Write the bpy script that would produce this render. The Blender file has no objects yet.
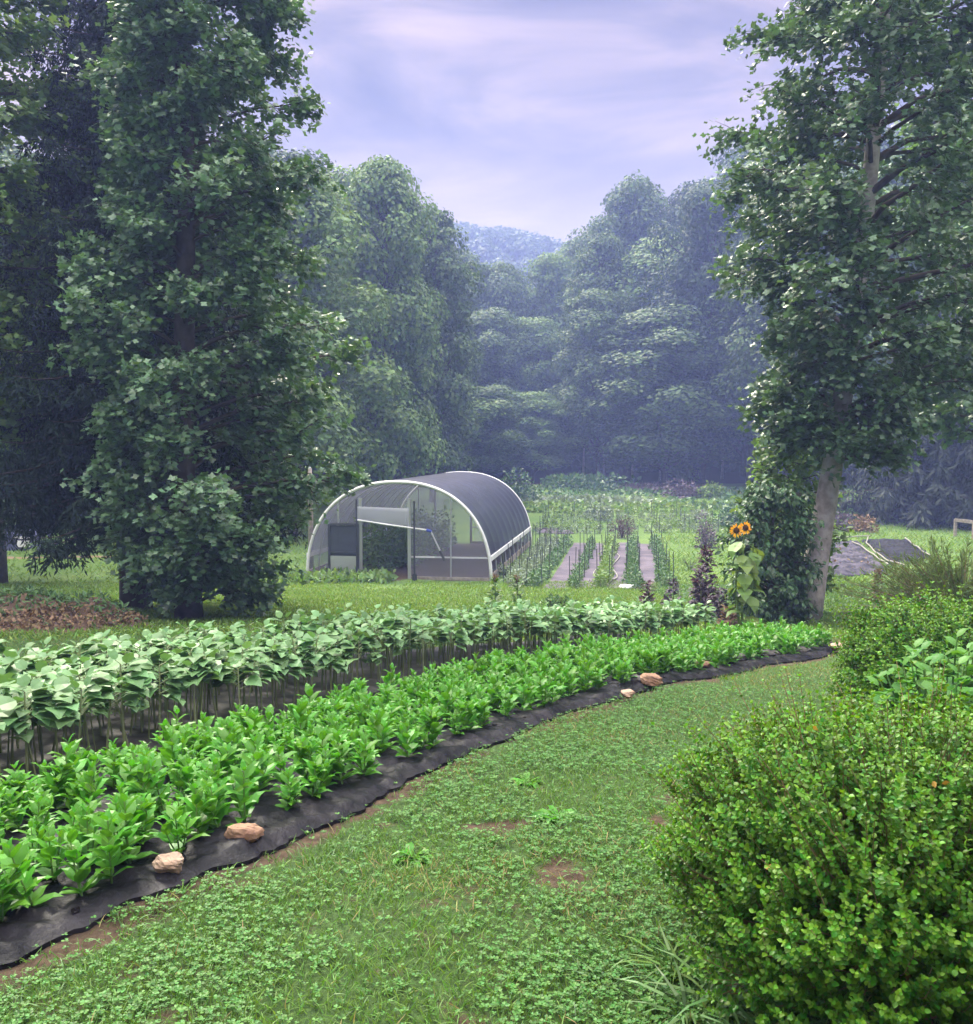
import bpy, math, random
import numpy as np
from mathutils import Vector

# ------------------------------------------------------------------ camera, world, sun, exposure
SC = bpy.context.scene
COL = SC.collection
W_PX, H_PX, F_PX = 973, 1024, 955.0
EYE = 1.65
PITCH = math.atan(65 / 955)
cam_d = bpy.data.cameras.new('camera')
cam = bpy.data.objects.new('camera', cam_d)
COL.objects.link(cam)
cam.location = (0, 0, EYE)
cam.rotation_euler = (math.radians(90) - PITCH, 0, 0)
cam_d.sensor_fit = 'HORIZONTAL'
cam_d.sensor_width = 36
cam_d.lens = 36 * F_PX / W_PX
cam_d.clip_start = 0.05
cam_d.clip_end = 5000
SC.camera = cam

SUN_EL, SUN_AZ = math.radians(48), math.radians(-28)      # azimuth from +Y towards +X
world = bpy.data.worlds.new('World'); SC.world = world; world.use_nodes = True
nt = world.node_tree; nt.nodes.clear()
def wn(t, **k):
    n = nt.nodes.new(t)
    for a, b in k.items(): setattr(n, a, b)
    return n
out = wn('ShaderNodeOutputWorld'); mixs = wn('ShaderNodeMixShader')
bg1 = wn('ShaderNodeBackground'); bg2 = wn('ShaderNodeBackground')
sky = wn('ShaderNodeTexSky', sky_type='NISHITA', sun_disc=False, sun_elevation=SUN_EL, sun_rotation=SUN_AZ)
nt.links.new(sky.outputs[0], bg1.inputs[0]); bg1.inputs[1].default_value = 0.12
tc = wn('ShaderNodeTexCoord'); sep = wn('ShaderNodeSeparateXYZ')
nt.links.new(tc.outputs['Generated'], sep.inputs[0])
def wmath(op, a, b=None, clamp=False):
    n = wn('ShaderNodeMath', operation=op, use_clamp=clamp)
    for i, v in enumerate((a, b)):
        if v is None: continue
        if isinstance(v, (int, float)): n.inputs[i].default_value = v
        else: nt.links.new(v, n.inputs[i])
    return n.outputs[0]
zc = wmath('MAXIMUM', sep.outputs[2], 0.0)
den = wmath('ADD', zc, 0.18)
u = wmath('DIVIDE', sep.outputs[0], den); v = wmath('DIVIDE', sep.outputs[1], den)
cmb = wn('ShaderNodeCombineXYZ'); nt.links.new(u, cmb.inputs[0]); nt.links.new(wmath('MULTIPLY', v, 1.5), cmb.inputs[1])
cmb.inputs[2].default_value = 3.1
noi = wn('ShaderNodeTexNoise'); noi.inputs['Scale'].default_value = 1.7; noi.inputs['Detail'].default_value = 5
noi.inputs['Roughness'].default_value = 0.5; noi.inputs['Distortion'].default_value = 0.5
nt.links.new(cmb.outputs[0], noi.inputs['Vector'])
ramp = wn('ShaderNodeValToRGB'); nt.links.new(noi.outputs[0], ramp.inputs[0])
cr = ramp.color_ramp
cr.elements[0].position = 0.40; cr.elements[0].color = (0.22, 0.155, 0.17, 1)
cr.elements[1].position = 0.62; cr.elements[1].color = (1.5, 1.08, .95, 1)
e = cr.elements.new(0.5); e.color = (0.60, 0.45, 0.43, 1)
# paler, pinker band low over the hills
lowm = wmath('SUBTRACT', 1.0, wmath('MULTIPLY', wmath('SUBTRACT', zc, 0.19), 7.0, True), True)
mixc = wn('ShaderNodeMixRGB'); mixc.inputs[2].default_value = (1.25, 0.90, 0.80, 1)
nt.links.new(wmath('MULTIPLY', lowm, 0.75), mixc.inputs[0]); nt.links.new(ramp.outputs[0], mixc.inputs[1])

# cloud brightness boosted towards the unseen zenith, added to light the ground
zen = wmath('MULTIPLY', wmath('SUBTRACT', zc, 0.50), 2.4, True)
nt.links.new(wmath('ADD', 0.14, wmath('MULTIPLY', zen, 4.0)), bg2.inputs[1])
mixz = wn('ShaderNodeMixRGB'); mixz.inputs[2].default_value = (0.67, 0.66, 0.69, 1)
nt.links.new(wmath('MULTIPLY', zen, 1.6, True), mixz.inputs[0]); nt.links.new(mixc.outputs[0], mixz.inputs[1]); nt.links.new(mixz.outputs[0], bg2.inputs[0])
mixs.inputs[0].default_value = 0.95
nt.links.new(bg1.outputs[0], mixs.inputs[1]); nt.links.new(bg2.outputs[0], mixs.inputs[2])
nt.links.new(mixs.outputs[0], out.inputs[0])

sd = bpy.data.lights.new('sun', 'SUN'); sun = bpy.data.objects.new('sun', sd); COL.objects.link(sun)
sd.energy = 2.5; sd.angle = math.radians(15); sd.color = (1.0, 0.94, 0.88)
sdir = Vector((math.sin(SUN_AZ) * math.cos(SUN_EL), math.cos(SUN_AZ) * math.cos(SUN_EL), math.sin(SUN_EL)))
sun.rotation_euler = sdir.to_track_quat('Z', 'Y').to_euler()
sun.location = (0, 0, 60)

SC.view_settings.view_transform = 'Standard'
SC.view_settings.look = 'None'
SC.view_settings.exposure = 1.5
SC.view_settings.gamma = 1.0
SC.view_settings.use_curve_mapping = False
SC.render.engine = 'CYCLES'
cy = SC.cycles
cy.max_bounces = 5; cy.diffuse_bounces = 3; cy.glossy_bounces = 2; cy.transmission_bounces = 3
cy.transparent_max_bounces = 8; cy.volume_bounces = 1
cy.use_denoising = True
try: cy.denoiser = 'OPENIMAGEDENOISE'
except Exception: pass
cy.caustics_reflective = False; cy.caustics_refractive = False

# ------------------------------------------------------------------ helpers
RNG = np.random.default_rng(7)
def nrm(a):
    a = np.asarray(a, float); return a / np.maximum(np.linalg.norm(a, axis=-1, keepdims=True), 1e-9)

class MB:
    def __init__(s): s.V = []; s.F = {}; s.n = 0
    def add(s, V, F, m=0):
        V = np.asarray(V, float).reshape(-1, 3); F = np.asarray(F, int)
        s.V.append(V); s.F.setdefault((F.shape[1], m), []).append(F + s.n); s.n += len(V)
        return s
    def grid(s, P, m=0, closed_u=False):
        nu, nv = P.shape[:2]
        idx = np.arange(nu * nv).reshape(nu, nv)
        if closed_u: idx = np.vstack([idx, idx[:1]])
        F = np.stack([idx[:-1, :-1], idx[1:, :-1], idx[1:, 1:], idx[:-1, 1:]], -1).reshape(-1, 4)
        return s.add(P.reshape(-1, 3), F, m)
    def tube(s, path, rad, n=6, m=0, cap=True):
        P = np.asarray(path, float); k = len(P)
        R = np.full(k, rad, float) if np.isscalar(rad) else np.asarray(rad, float)
        T = nrm(np.gradient(P, axis=0))
        ref = np.array([0, 0, 1.]) if abs(T[:, 2]).mean() < 0.8 else np.array([1., 0, 0])
        X = nrm(np.cross(T, ref)); Y = np.cross(T, X)
        a = np.arange(n) * 2 * math.pi / n
        ring = P[:, None] + R[:, None, None] * (np.cos(a)[None, :, None] * X[:, None] + np.sin(a)[None, :, None] * Y[:, None])
        base = s.n
        V = ring.reshape(-1, 3)
        idx = np.arange(k * n).reshape(k, n); nx = np.roll(idx, -1, 1)
        F = np.stack([idx[:-1], nx[:-1], nx[1:], idx[1:]], -1).reshape(-1, 4)
        s.add(V, F, m)
        if cap:
            s.F.setdefault((n, m), []).append(np.array([idx[-1] + base, idx[0][::-1] + base]))
        return s
    def box(s, c, size, m=0, ux=(1, 0, 0), uy=(0, 1, 0), uz=(0, 0, 1)):
        c = np.asarray(c, float); ux, uy, uz = (np.asarray(q, float) for q in (ux, uy, uz))
        sx, sy, sz = (q / 2 for q in size)
        V = [c + a * sx * ux + b * sy * uy + d * sz * uz for a in (-1, 1) for b in (-1, 1) for d in (-1, 1)]
        return s.add(V, [[0, 1, 3, 2], [4, 6, 7, 5], [0, 4, 5, 1], [2, 3, 7, 6], [0, 2, 6, 4], [1, 5, 7, 3]], m)
    def mesh(s, name, mats, smooth=False):
        me = bpy.data.meshes.new(name)
        V = np.concatenate(s.V); loops = []; tot = []; mi = []
        for (k, m), L in s.F.items():
            A = np.concatenate(L); loops.append(A.ravel()); tot.append(np.full(len(A), k)); mi.append(np.full(len(A), m))
        loops = np.concatenate(loops); tot = np.concatenate(tot); mi = np.concatenate(mi)
        me.vertices.add(len(V)); me.vertices.foreach_set('co', V.ravel().astype('f4'))
        me.loops.add(len(loops)); me.loops.foreach_set('vertex_index', loops.astype('i4'))
        me.polygons.add(len(tot)); me.polygons.foreach_set('loop_start', np.concatenate([[0], np.cumsum(tot)[:-1]]).astype('i4'))
        me.polygons.foreach_set('material_index', mi.astype('i4'))
        me.polygons.foreach_set('use_smooth', np.full(len(tot), smooth))
        for q in (mats if isinstance(mats, (list, tuple)) else [mats]): me.materials.append(q)
        me.update(calc_edges=True); me.validate()
        return me
    def build(s, name, mats, parent=None, smooth=False, loc=None):
        o = bpy.data.objects.new(name, s.mesh(name, mats, smooth)); COL.objects.link(o)
        if parent: o.parent = parent
        if loc is not None: o.location = loc
        return o

def scatter(mb, T, P, R, S, m=0):
    """copies of template T=(verts, faces) at points P with rotation matrices R and scales S"""
    V0, F0 = T; P = np.asarray(P, float); n = len(P)
    if n == 0: return
    S = np.asarray(S, float)
    if S.ndim == 0: S = np.full(n, float(S))
    if S.ndim == 1: S = S[:, None, None]
    else: S = S[:, None, :]
    V = np.einsum('nij,nkj->nki', R, V0[None] * S) + P[:, None]
    F = (F0[None] + (np.arange(n) * len(V0))[:, None, None]).reshape(-1, F0.shape[1])
    mb.add(V.reshape(-1, 3), F, m)

def basis(y, up):
    """matrices whose Y column is y and whose Z column leans towards up"""
    y = nrm(y); x = nrm(np.cross(y, up)); z = np.cross(x, y)
    return np.stack([x, y, z], -1)

def tag(o, label=None, cat=None, group=None, kind=None):
    if label: o['label'] = label
    if cat: o['category'] = cat
    if group: o['group'] = group
    if kind: o['kind'] = kind
    return o
def empty(name, loc, label, cat, group=None, rz=0):
    o = bpy.data.objects.new(name, None); COL.objects.link(o); o.location = loc; o.rotation_euler = (0, 0, rz)
    o.empty_display_size = 0.1
    return tag(o, label, cat, group)
def share(name, me, parent):
    o = bpy.data.objects.new(name, me); COL.objects.link(o); o.parent = parent; return o

def leafT(w=0.3, fold=0.06, droop=0.1, lobes=False):
    m = [(0, 0, 0), (0, .35, .02), (0, .7, 0), (0, 1, -droop)]
    if lobes:   # a broad lobed leaf (tulip tree / maple like)
        L = [(-w * .9, .12, fold), (-w * 1.25, .55, fold * 1.5), (-w * .55, .92, fold)]
    else:
        L = [(-w * .62, .14, fold * .7), (-w, .42, fold), (-w * .62, .76, fold * .5)]
    R = [(-a, b, c) for a, b, c in L]
    V = np.array(m + L + R, float)
    F = []
    for o, fl in ((4, 0), (7, 1)):
        t = [(0, 1, o), (1, o + 1, o), (1, 2, o + 1), (2, o + 2, o + 1), (2, 3, o + 2)]
        F += [q[::-1] if fl else q for q in t]
    return V, np.array(F)
def leafL():
    # four-lobed tulip tree leaf
    c = (0, .45, .05)
    rim = [(0, 0, 0), (.22, .06, .03), (.56, .16, .07), (.34, .40, .03), (.50, .84, .04), (.14, .86, .0), (0, .78, -.02), (-.14, .86, .0), (-.50, .84, .04), (-.34, .40, .03), (-.56, .16, .07), (-.22, .06, .03)]
    V = np.array([c] + rim, float); n = len(rim)
    return V, np.array([(0, i + 1, (i + 1) % n + 1) for i in range(n)])
def leafS(w=0.32, fold=0.08, droop=0.05):
    V = np.array([(0, 0, 0), (-w, .45, fold), (0, 1, -droop), (w, .45, fold)], float)
    return V, np.array([(0, 2, 1), (0, 3, 2)])
def bladeT(w=0.05, bend=0.35):
    V = np.array([(-w, 0, 0), (w, 0, 0), (-w * .8, .4, .0), (w * .8, .4, .0), (-w * .5, .75, -bend * .4), (w * .5, .75, -bend * .4), (0, 1, -bend)], float)
    return V, np.array([(0, 1, 3), (0, 3, 2), (2, 3, 5), (2, 5, 4), (4, 5, 6)])

# ------------------------------------------------------------------ terrain
K = np.array([[-700, 6], [-60, .5], [0, 0.02], [4, 0], [8, -.33], [13, -.95], [17, -1.45], [24, -2.2], [31, -2.75], [50, -2.8],
              [85, -1.4], [110, -.6], [160, 4], [300, 24], [450, 30], [700, 30], [1000, 30]])
_t = np.arange(-700, 1000, .25); _v = np.interp(_t, K[:, 0], K[:, 1])
_k = np.exp(-np.linspace(-2, 2, 13) ** 2); _v = np.convolve(np.pad(_v, 6, 'edge'), _k / _k.sum(), 'valid')
def gz(x, y):
    x = np.asarray(x, float); y = np.asarray(y, float)
    z = np.interp(y, _t, _v)
    side = np.clip((np.abs(x) - 55) / 200, 0, 2)
    z = z + 16 * side * side * np.clip(1 - side * .25, .5, 1)
    near = np.clip(1 - (np.hypot(x, y) - 40) / 60, 0, 1)
    z = z + near * (.012 * np.sin(3.1 * x + 1.3 * y) + .010 * np.sin(2.3 * y - 1.9 * x + 1) + .02 * np.sin(.9 * x + .7 * y + 2) * np.clip(np.hypot(x, y) / 12, 0, 1))
    return z
def up_(x, y, h=0.0): return np.array([x, y, float(gz(x, y)) + h])
def unp(px, py):
    """where the view ray of a photograph pixel meets the ground"""
    a = (px - W_PX / 2) / F_PX; b = -(py - H_PX / 2) / F_PX
    d = np.array([a, math.cos(PITCH) + b * math.sin(PITCH), b * math.cos(PITCH) - math.sin(PITCH)])
    s = np.arange(1, 220, .01); P = np.array([0, 0, EYE]) + s[:, None] * d
    i = np.argmax(P[:, 2] < gz(P[:, 0], P[:, 1])); return P[i]
def vnoise(x, y, s, seed=0):
    """smooth value noise"""
    r = np.random.default_rng(seed).random((64, 64))
    X = np.asarray(x) / s; Y = np.asarray(y) / s
    xi = np.floor(X).astype(int); yi = np.floor(Y).astype(int); fx = X - xi; fy = Y - yi
    fx = fx * fx * (3 - 2 * fx); fy = fy * fy * (3 - 2 * fy)
    g = lambda a, b: r[a % 64, b % 64]
    return (g(xi, yi) * (1 - fx) + g(xi + 1, yi) * fx) * (1 - fy) + (g(xi, yi + 1) * (1 - fx) + g(xi + 1, yi + 1) * fx) * fy

def bare(x, y):
    n = .6 * vnoise(np.asarray(x) + 30, np.asarray(y) + 30, .55, 31) + .4 * vnoise(np.asarray(x) + 30, np.asarray(y) + 30, .17, 32)
    return np.clip((n - .685) * 12, 0, 1)

# ------------------------------------------------------------------ materials
def mat(name, col, rough=.6, spec=.3, trans=0.0, var=.25, noise=None, noise_scale=5.0, noise_mix=.5, bump=0, bump_scale=20, hue=.02, metal=0, sheen=0, tcol=None, alpha=1.0, coat=0):
    m = bpy.data.materials.new(name); m.use_nodes = True; t = m.node_tree; N = t.nodes; L = t.links
    b = N['Principled BSDF']; o = N['Material Output']
    b.inputs['Roughness'].default_value = rough; b.inputs['Specular IOR Level'].default_value = spec
    b.inputs['Metallic'].default_value = metal
    if coat: b.inputs['Coat Weight'].default_value = coat; b.inputs['Coat Roughness'].default_value = .3
    rgb = N.new('ShaderNodeRGB'); rgb.outputs[0].default_value = (*col, 1); c = rgb.outputs[0]
    if noise is not None:
        tx = N.new('ShaderNodeTexNoise'); tx.inputs['Scale'].default_value = noise_scale; tx.inputs['Detail'].default_value = 6
        cc = N.new('ShaderNodeTexCoord'); L.new(cc.outputs['Object'], tx.inputs['Vector'])
        rp = N.new('ShaderNodeMapRange'); rp.inputs['From Min'].default_value = .5 - .2 * noise_mix; rp.inputs['From Max'].default_value = .5 + .2 * noise_mix
        L.new(tx.outputs[0], rp.inputs[0])
        mx = N.new('ShaderNodeMixRGB'); L.new(rp.outputs[0], mx.inputs[0]); L.new(c, mx.inputs[1]); mx.inputs[2].default_value = (*noise, 1); c = mx.outputs[0]
    if var:
        g = N.new('ShaderNodeNewGeometry'); hs = N.new('ShaderNodeHueSaturation')
        mr = N.new('ShaderNodeMapRange'); mr.inputs['To Min'].default_value = 1 - var; mr.inputs['To Max'].default_value = 1 + var
        mh = N.new('ShaderNodeMapRange'); mh.inputs['To Min'].default_value = .5 - hue; mh.inputs['To Max'].default_value = .5 + hue
        w2 = N.new('ShaderNodeMath'); w2.operation = 'FRACT'; w1 = N.new('ShaderNodeMath'); w1.operation = 'MULTIPLY'; w1.inputs[1].default_value = 7.31
        L.new(g.outputs['Random Per Island'], mr.inputs[0]); L.new(g.outputs['Random Per Island'], w1.inputs[0]); L.new(w1.outputs[0], w2.inputs[0]); L.new(w2.outputs[0], mh.inputs[0])
        L.new(mr.outputs[0], hs.inputs['Value']); L.new(mh.outputs[0], hs.inputs['Hue']); L.new(c, hs.inputs['Color']); c = hs.outputs[0]
    L.new(c, b.inputs['Base Color'])
    if bump:
        bt = N.new('ShaderNodeTexNoise'); bt.inputs['Scale'].default_value = bump_scale; bt.inputs['Detail'].default_value = 5
        cc = N.new('ShaderNodeTexCoord'); L.new(cc.outputs['Object'], bt.inputs['Vector'])
        bp = N.new('ShaderNodeBump'); bp.inputs['Strength'].default_value = bump; bp.inputs['Distance'].default_value = .02
        L.new(bt.outputs[0], bp.inputs['Height']); L.new(bp.outputs[0], b.inputs['Normal'])
    last = b.outputs[0]
    if trans:
        tr = N.new('ShaderNodeBsdfTranslucent'); ms = N.new('ShaderNodeMixShader'); ms.inputs[0].default_value = trans
        hs2 = N.new('ShaderNodeMixRGB'); hs2.blend_type = 'MULTIPLY'; hs2.inputs[0].default_value = 1; hs2.inputs[2].default_value = (*(tcol or (1.6, 1.5, .6)), 1)
        L.new(c, hs2.inputs[1]); L.new(hs2.outputs[0], tr.inputs[0]); L.new(last, ms.inputs[1]); L.new(tr.outputs[0], ms.inputs[2]); last = ms.outputs[0]
    if alpha < 1:
        tp = N.new('ShaderNodeBsdfTransparent'); ms = N.new('ShaderNodeMixShader'); ms.inputs[0].default_value = alpha
        L.new(tp.outputs[0], ms.inputs[1]); L.new(last, ms.inputs[2]); last = ms.outputs[0]
    L.new(last, o.inputs[0])
    return m

M = {}
M['leaf_tulip'] = mat('tulip_leaf', (.08, .155, .07), .38, .65, .22, .35)
M['leaf_maple'] = mat('maple_leaf', (.09, .175, .08), .4, .65, .25, .35)
M['leaf_light'] = mat('light_leaf', (.12, .21, .06), .5, .4, .3, .3)
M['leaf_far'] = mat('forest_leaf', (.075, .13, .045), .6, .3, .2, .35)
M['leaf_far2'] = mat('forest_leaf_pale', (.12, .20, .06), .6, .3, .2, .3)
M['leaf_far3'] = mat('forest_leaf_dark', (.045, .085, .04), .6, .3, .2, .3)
M['needle'] = mat('spruce_needle', (.016, .034, .02), .65, .2, .08, .35)
M['needle_far'] = mat('hemlock_needle', (.03, .042, .03), .65, .25, .08, .3)
M['bark'] = mat('grey_bark', (.25, .225, .21), .85, .2, 0, 0, (.40, .37, .35), 6, .6, .9, 14)
M['bark_dark'] = mat('dark_bark', (.06, .048, .042), .9, .2, 0, 0, (.1, .085, .075), 5, .6, .8, 10)
M['zinnia'] = mat('zinnia_leaf', (.075, .235, .018), .42, .3, .3, .22, hue=.015)
M['zinnia_stem'] = mat('zinnia_stem', (.11, .2, .05), .6, .3, 0, .15)
M['sunleaf'] = mat('sunflower_leaf', (.135, .26, .10), .45, .34, .22, .3, hue=.015, tcol=(1.3, 1.3, .6))
M['sunstem'] = mat('sunflower_stem', (.17, .21, .10), .6, .3, 0, .3)
M['box'] = mat('boxwood_leaf', (.052, .15, .010), .42, .25, .25, .42, hue=.03, tcol=(1.7, 1.35, .5))
M['box_tip'] = mat('boxwood_new_leaf', (.092, .22, .014), .42, .25, .3, .3, hue=.02, tcol=(1.5, 1.3, .5))
M['box_old'] = mat('boxwood_faded_leaf', (.4, .22, .06), .6, .2, .2, .4)
M['boxtwig'] = mat('boxwood_twig', (.2, .13, .07), .8, .2, 0, .3)
M['grass'] = mat('grass_blade', (.09, .185, .035), .55, .3, .3, .4, hue=.025)
M['grass2'] = mat('grass_blade_bluish', (.09, .18, .055), .5, .4, .3, .35, hue=.02)
M['clover'] = mat('clover_leaf', (.06, .16, .03), .5, .25, .25, .35, hue=.02)
M['drygrass'] = mat('dry_grass', (.27, .22, .1), .8, .2, .2, .3)
M['lawn'] = mat('lawn_blade', (.125, .215, .035), .55, .3, .3, .35, hue=.03)
M['white'] = mat('white_pipe', (.72, .72, .74), .45, .4, 0, 0, (.55, .55, .56), 3, .8)
M['film'] = mat('clear_plastic_film', (.56, .56, .78), .2, .7, .6, 0, (.5, .52, .6), 1.2, 1, .3, 3, alpha=.32, tcol=(1, 1, 1))
M['filmflap'] = mat('white_plastic_flap', (.6, .62, .7), .3, .5, .4, 0, bump=.5, bump_scale=6, alpha=.42, tcol=(1, 1, 1))
M['galv'] = mat('galvanised_steel', (.45, .46, .47), .4, .5, 0, 0, metal=.6)
M['greenpost'] = mat('dark_steel_post', (.035, .04, .045), .6, .4, 0, 0)
M['wood'] = mat('weathered_wood', (.32, .28, .25), .85, .2, 0, 0, (.2, .17, .15), 8, .7, .5, 25)
M['stone'] = mat('tan_stone', (.30, .19, .12), .85, .25, 0, 0, (.17, .09, .06), 9, .9, .9, 22)
M['stone2'] = mat('pale_stone', (.36, .27, .2), .85, .25, 0, 0, (.25, .16, .11), 8, .9, .9, 22)
M['stone3'] = mat('grey_stone', (.06, .055, .055), .85, .25, 0, 0, (.12, .11, .10), 9, .9, .9, 22)
M['stake'] = mat('green_stake', (.05, .06, .05), .7, .3, 0, 0)
M['row_a'] = mat('row_crop_leaf', (.075, .15, .05), .5, .4, .2, .35)
M['row_b'] = mat('row_crop_leaf_greyish', (.16, .215, .15), .5, .4, .2, .35)
M['row_c'] = mat('row_crop_leaf_yellow_green', (.12, .2, .04), .5, .4, .25, .3)
M['purple'] = mat('purple_leaf', (.075, .03, .045), .5, .4, .15, .4, tcol=(1.5, .6, .8))
M['purplegrey'] = mat('purple_grey_leaf', (.11, .085, .11), .6, .3, .1, .3, tcol=(1.2, .8, 1))
M['brownleaf'] = mat('brown_leaf', (.19, .135, .08), .8, .2, .15, .4, tcol=(1.4, 1, .6))
M['petal'] = mat('sunflower_petal', (.8, .4, .015), .5, .3, .3, .1, tcol=(1.2, 1, .5))
M['disc'] = mat('sunflower_disc', (.05, .025, .01), .9, .1, 0, 0)
M['bluegreen'] = mat('dark_shrub_leaf', (.05, .115, .04), .42, .5, .15, .3)
M['hosta'] = mat('broad_green_leaf', (.075, .21, .035), .5, .25, .3, .2, hue=.012)
M['juniper'] = mat('juniper_spray', (.14, .21, .05), .6, .3, .25, .3)
M['hose'] = mat('pale_hose', (.24, .23, .2), .5, .4, 0, 0)
M['blue'] = mat('blue_fitting', (.03, .06, .3), .4, .4, 0, 0)

def film_mat(name, c1, c2, rough, scale, stretch=(1, 1, 1), bump=.5, spec=.5):
    m = bpy.data.materials.new(name); m.use_nodes = True; t = m.node_tree; N = t.nodes; L = t.links; b = N['Principled BSDF']
    b.inputs['Roughness'].default_value = rough; b.inputs['Specular IOR Level'].default_value = spec
    c = N.new('ShaderNodeTexCoord'); mp = N.new('ShaderNodeMapping'); mp.inputs['Scale'].default_value = stretch
    L.new(c.outputs['Object'], mp.inputs[0])
    a = N.new('ShaderNodeTexNoise'); a.inputs['Scale'].default_value = scale; a.inputs['Detail'].default_value = 7; a.inputs['Roughness'].default_value = .6
    L.new(mp.outputs[0], a.inputs['Vector'])
    r = N.new('ShaderNodeValToRGB'); r.color_ramp.elements[0].position = .42; r.color_ramp.elements[1].position = .64
    r.color_ramp.elements[0].color = (*c1, 1); r.color_ramp.elements[1].color = (*c2, 1); L.new(a.outputs[0], r.inputs[0]); L.new(r.outputs[0], b.inputs['Base Color'])
    bp = N.new('ShaderNodeBump'); bp.inputs['Strength'].default_value = bump; bp.inputs['Distance'].default_value = .03; L.new(a.outputs[0], bp.inputs['Height']); L.new(bp.outputs[0], b.inputs['Normal'])
    return m
M['mulch'] = film_mat('black_mulch_film', (.006, .006, .008), (.02, .018, .022), .46, 4.5, bump=1, spec=.12)
M['mulch_sun'] = film_mat('black_mulch_film_dusty', (.012, .011, .011), (.06, .052, .052), .5, 3.5, bump=.6)
M['fabric'] = film_mat('faded_landscape_fabric', (.07, .06, .08), (.12, .10, .125), .8, 1.2, bump=.3, spec=.15)
M['tarp'] = film_mat('dark_tarp', (.006, .006, .01), (.018, .018, .028), .6, 1.5, bump=.8, spec=.12)
M['tarp_grey'] = film_mat('grey_tarp', (.02, .02, .03), (.085, .075, .10), .7, 2.2, bump=.8, spec=.12)
M['shade'] = film_mat('black_shade_cloth', (.016, .018, .042), (.026, .028, .06), .42, 1.5, (1, .25, 1), bump=.2, spec=.6)
M['bluetarp'] = film_mat('dark_blue_tarpaulin', (.02, .024, .06), (.07, .08, .15), .5, 3, bump=.9)
M['soilheap'] = film_mat('compost_soil', (.06, .035, .022), (.13, .08, .05), .95, 6, bump=1)

# ground: grass, bare earth and litter by painted masks broken up with noise
gm = bpy.data.materials.new('ground'); gm.use_nodes = True; t = gm.node_tree; N = t.nodes; L = t.links; b = N['Principled BSDF']
b.inputs['Roughness'].default_value = .95; b.inputs['Specular IOR Level'].default_value = .15
tcg = N.new('ShaderNodeTexCoord')
def gnoise(scale, detail=6, rough=.6):
    n = N.new('ShaderNodeTexNoise'); n.inputs['Scale'].default_value = scale; n.inputs['Detail'].default_value = detail; n.inputs['Roughness'].default_value = rough
    L.new(tcg.outputs['Object'], n.inputs['Vector']); return n.outputs[0]
def gramp(src, p0, c0, p1, c1):
    r = N.new('ShaderNodeValToRGB'); r.color_ramp.elements[0].position = p0; r.color_ramp.elements[1].position = p1
    r.color_ramp.elements[0].color = (*c0, 1); r.color_ramp.elements[1].color = (*c1, 1); L.new(src, r.inputs[0]); return r.outputs[0]
def gmix(f, a, c):
    m = N.new('ShaderNodeMixRGB'); L.new(f, m.inputs[0]); L.new(a, m.inputs[1]); L.new(c, m.inputs[2]); return m.outputs[0]
def attr(nm):
    a = N.new('ShaderNodeAttribute'); a.attribute_name = nm; return a.outputs['Fac']
def thr(mask, noise, lo=.42, hi=.58):
    a = N.new('ShaderNodeMath'); a.operation = 'ADD'; L.new(mask, a.inputs[0]); L.new(noise, a.inputs[1])
    s = N.new('ShaderNodeMapRange'); s.inputs['From Min'].default_value = lo + .5; s.inputs['From Max'].default_value = hi + .5; L.new(a.outputs[0], s.inputs[0]); return s.outputs[0]
grass_c = gmix(gramp(gnoise(.35, 4), .4, (0, 0, 0), .6, (1, 1, 1)), gramp(gnoise(9, 8, .7), .35, (.045, .09, .02), .65, (.10, .17, .04)), gramp(gnoise(7, 8, .7), .35, (.065, .11, .03), .65, (.13, .20, .045)))
soil_c = gramp(gnoise(16, 8, .7), .35, (.04, .027, .018), .7, (.11, .075, .05))
path_c = gramp(gnoise(12, 8, .7), .35, (.15, .095, .06), .7, (.26, .18, .12))
litter_c = gramp(gnoise(3, 8, .75), .35, (.022, .015, .012), .7, (.06, .034, .026))
dk = gramp(gnoise(45, 8, .8), .35, (.02, .038, .012), .65, (.07, .125, .035))
c = gmix(thr(attr('near'), gnoise(3)), grass_c, dk)
c = gmix(thr(attr('path'), gnoise(4, 7, .7)), c, path_c)
c = gmix(thr(attr('soil'), gnoise(6, 7, .7)), c, soil_c)
c = gmix(thr(attr('litter'), gnoise(.9, 6, .7)), c, litter_c)
L.new(c, b.inputs['Base Color'])
bp = N.new('ShaderNodeBump'); bp.inputs['Strength'].default_value = .8; bp.inputs['Distance'].default_value = .03
L.new(gnoise(25, 8, .75), bp.inputs['Height']); L.new(bp.outputs[0], b.inputs['Normal'])
M['ground'] = gm

# ------------------------------------------------------------------ bed curve (front edge of the black film)
EP = np.array([(-3.05, 1.75), (-2.3, 2.25), (-1.55, 2.94), (-1.1, 3.55), (-.81, 4.03), (-.44, 4.74), (.08, 5.7), (.83, 6.9), (1.86, 8.18), (3.0, 9.55), (3.95, 10.65), (4.7, 11.5)])
_tt = np.linspace(0, 1, len(EP)); _s = np.linspace(0, 1, 800)
def _smooth(a):
    v = np.interp(_s, _tt, a); k = np.exp(-np.linspace(-2, 2, 91) ** 2); k /= k.sum()
    vp = np.concatenate([2 * v[0] - v[45:0:-1], v, 2 * v[-1] - v[-2:-47:-1]]); return np.convolve(vp, k, 'valid')
_ex, _ey = _smooth(EP[:, 0]), _smooth(EP[:, 1])
_al = np.concatenate([[0], np.cumsum(np.hypot(np.diff(_ex), np.diff(_ey)))]); ELEN = _al[-1]
_tx, _ty = np.gradient(_ex), np.gradient(_ey); _tn = np.hypot(_tx, _ty)
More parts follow.
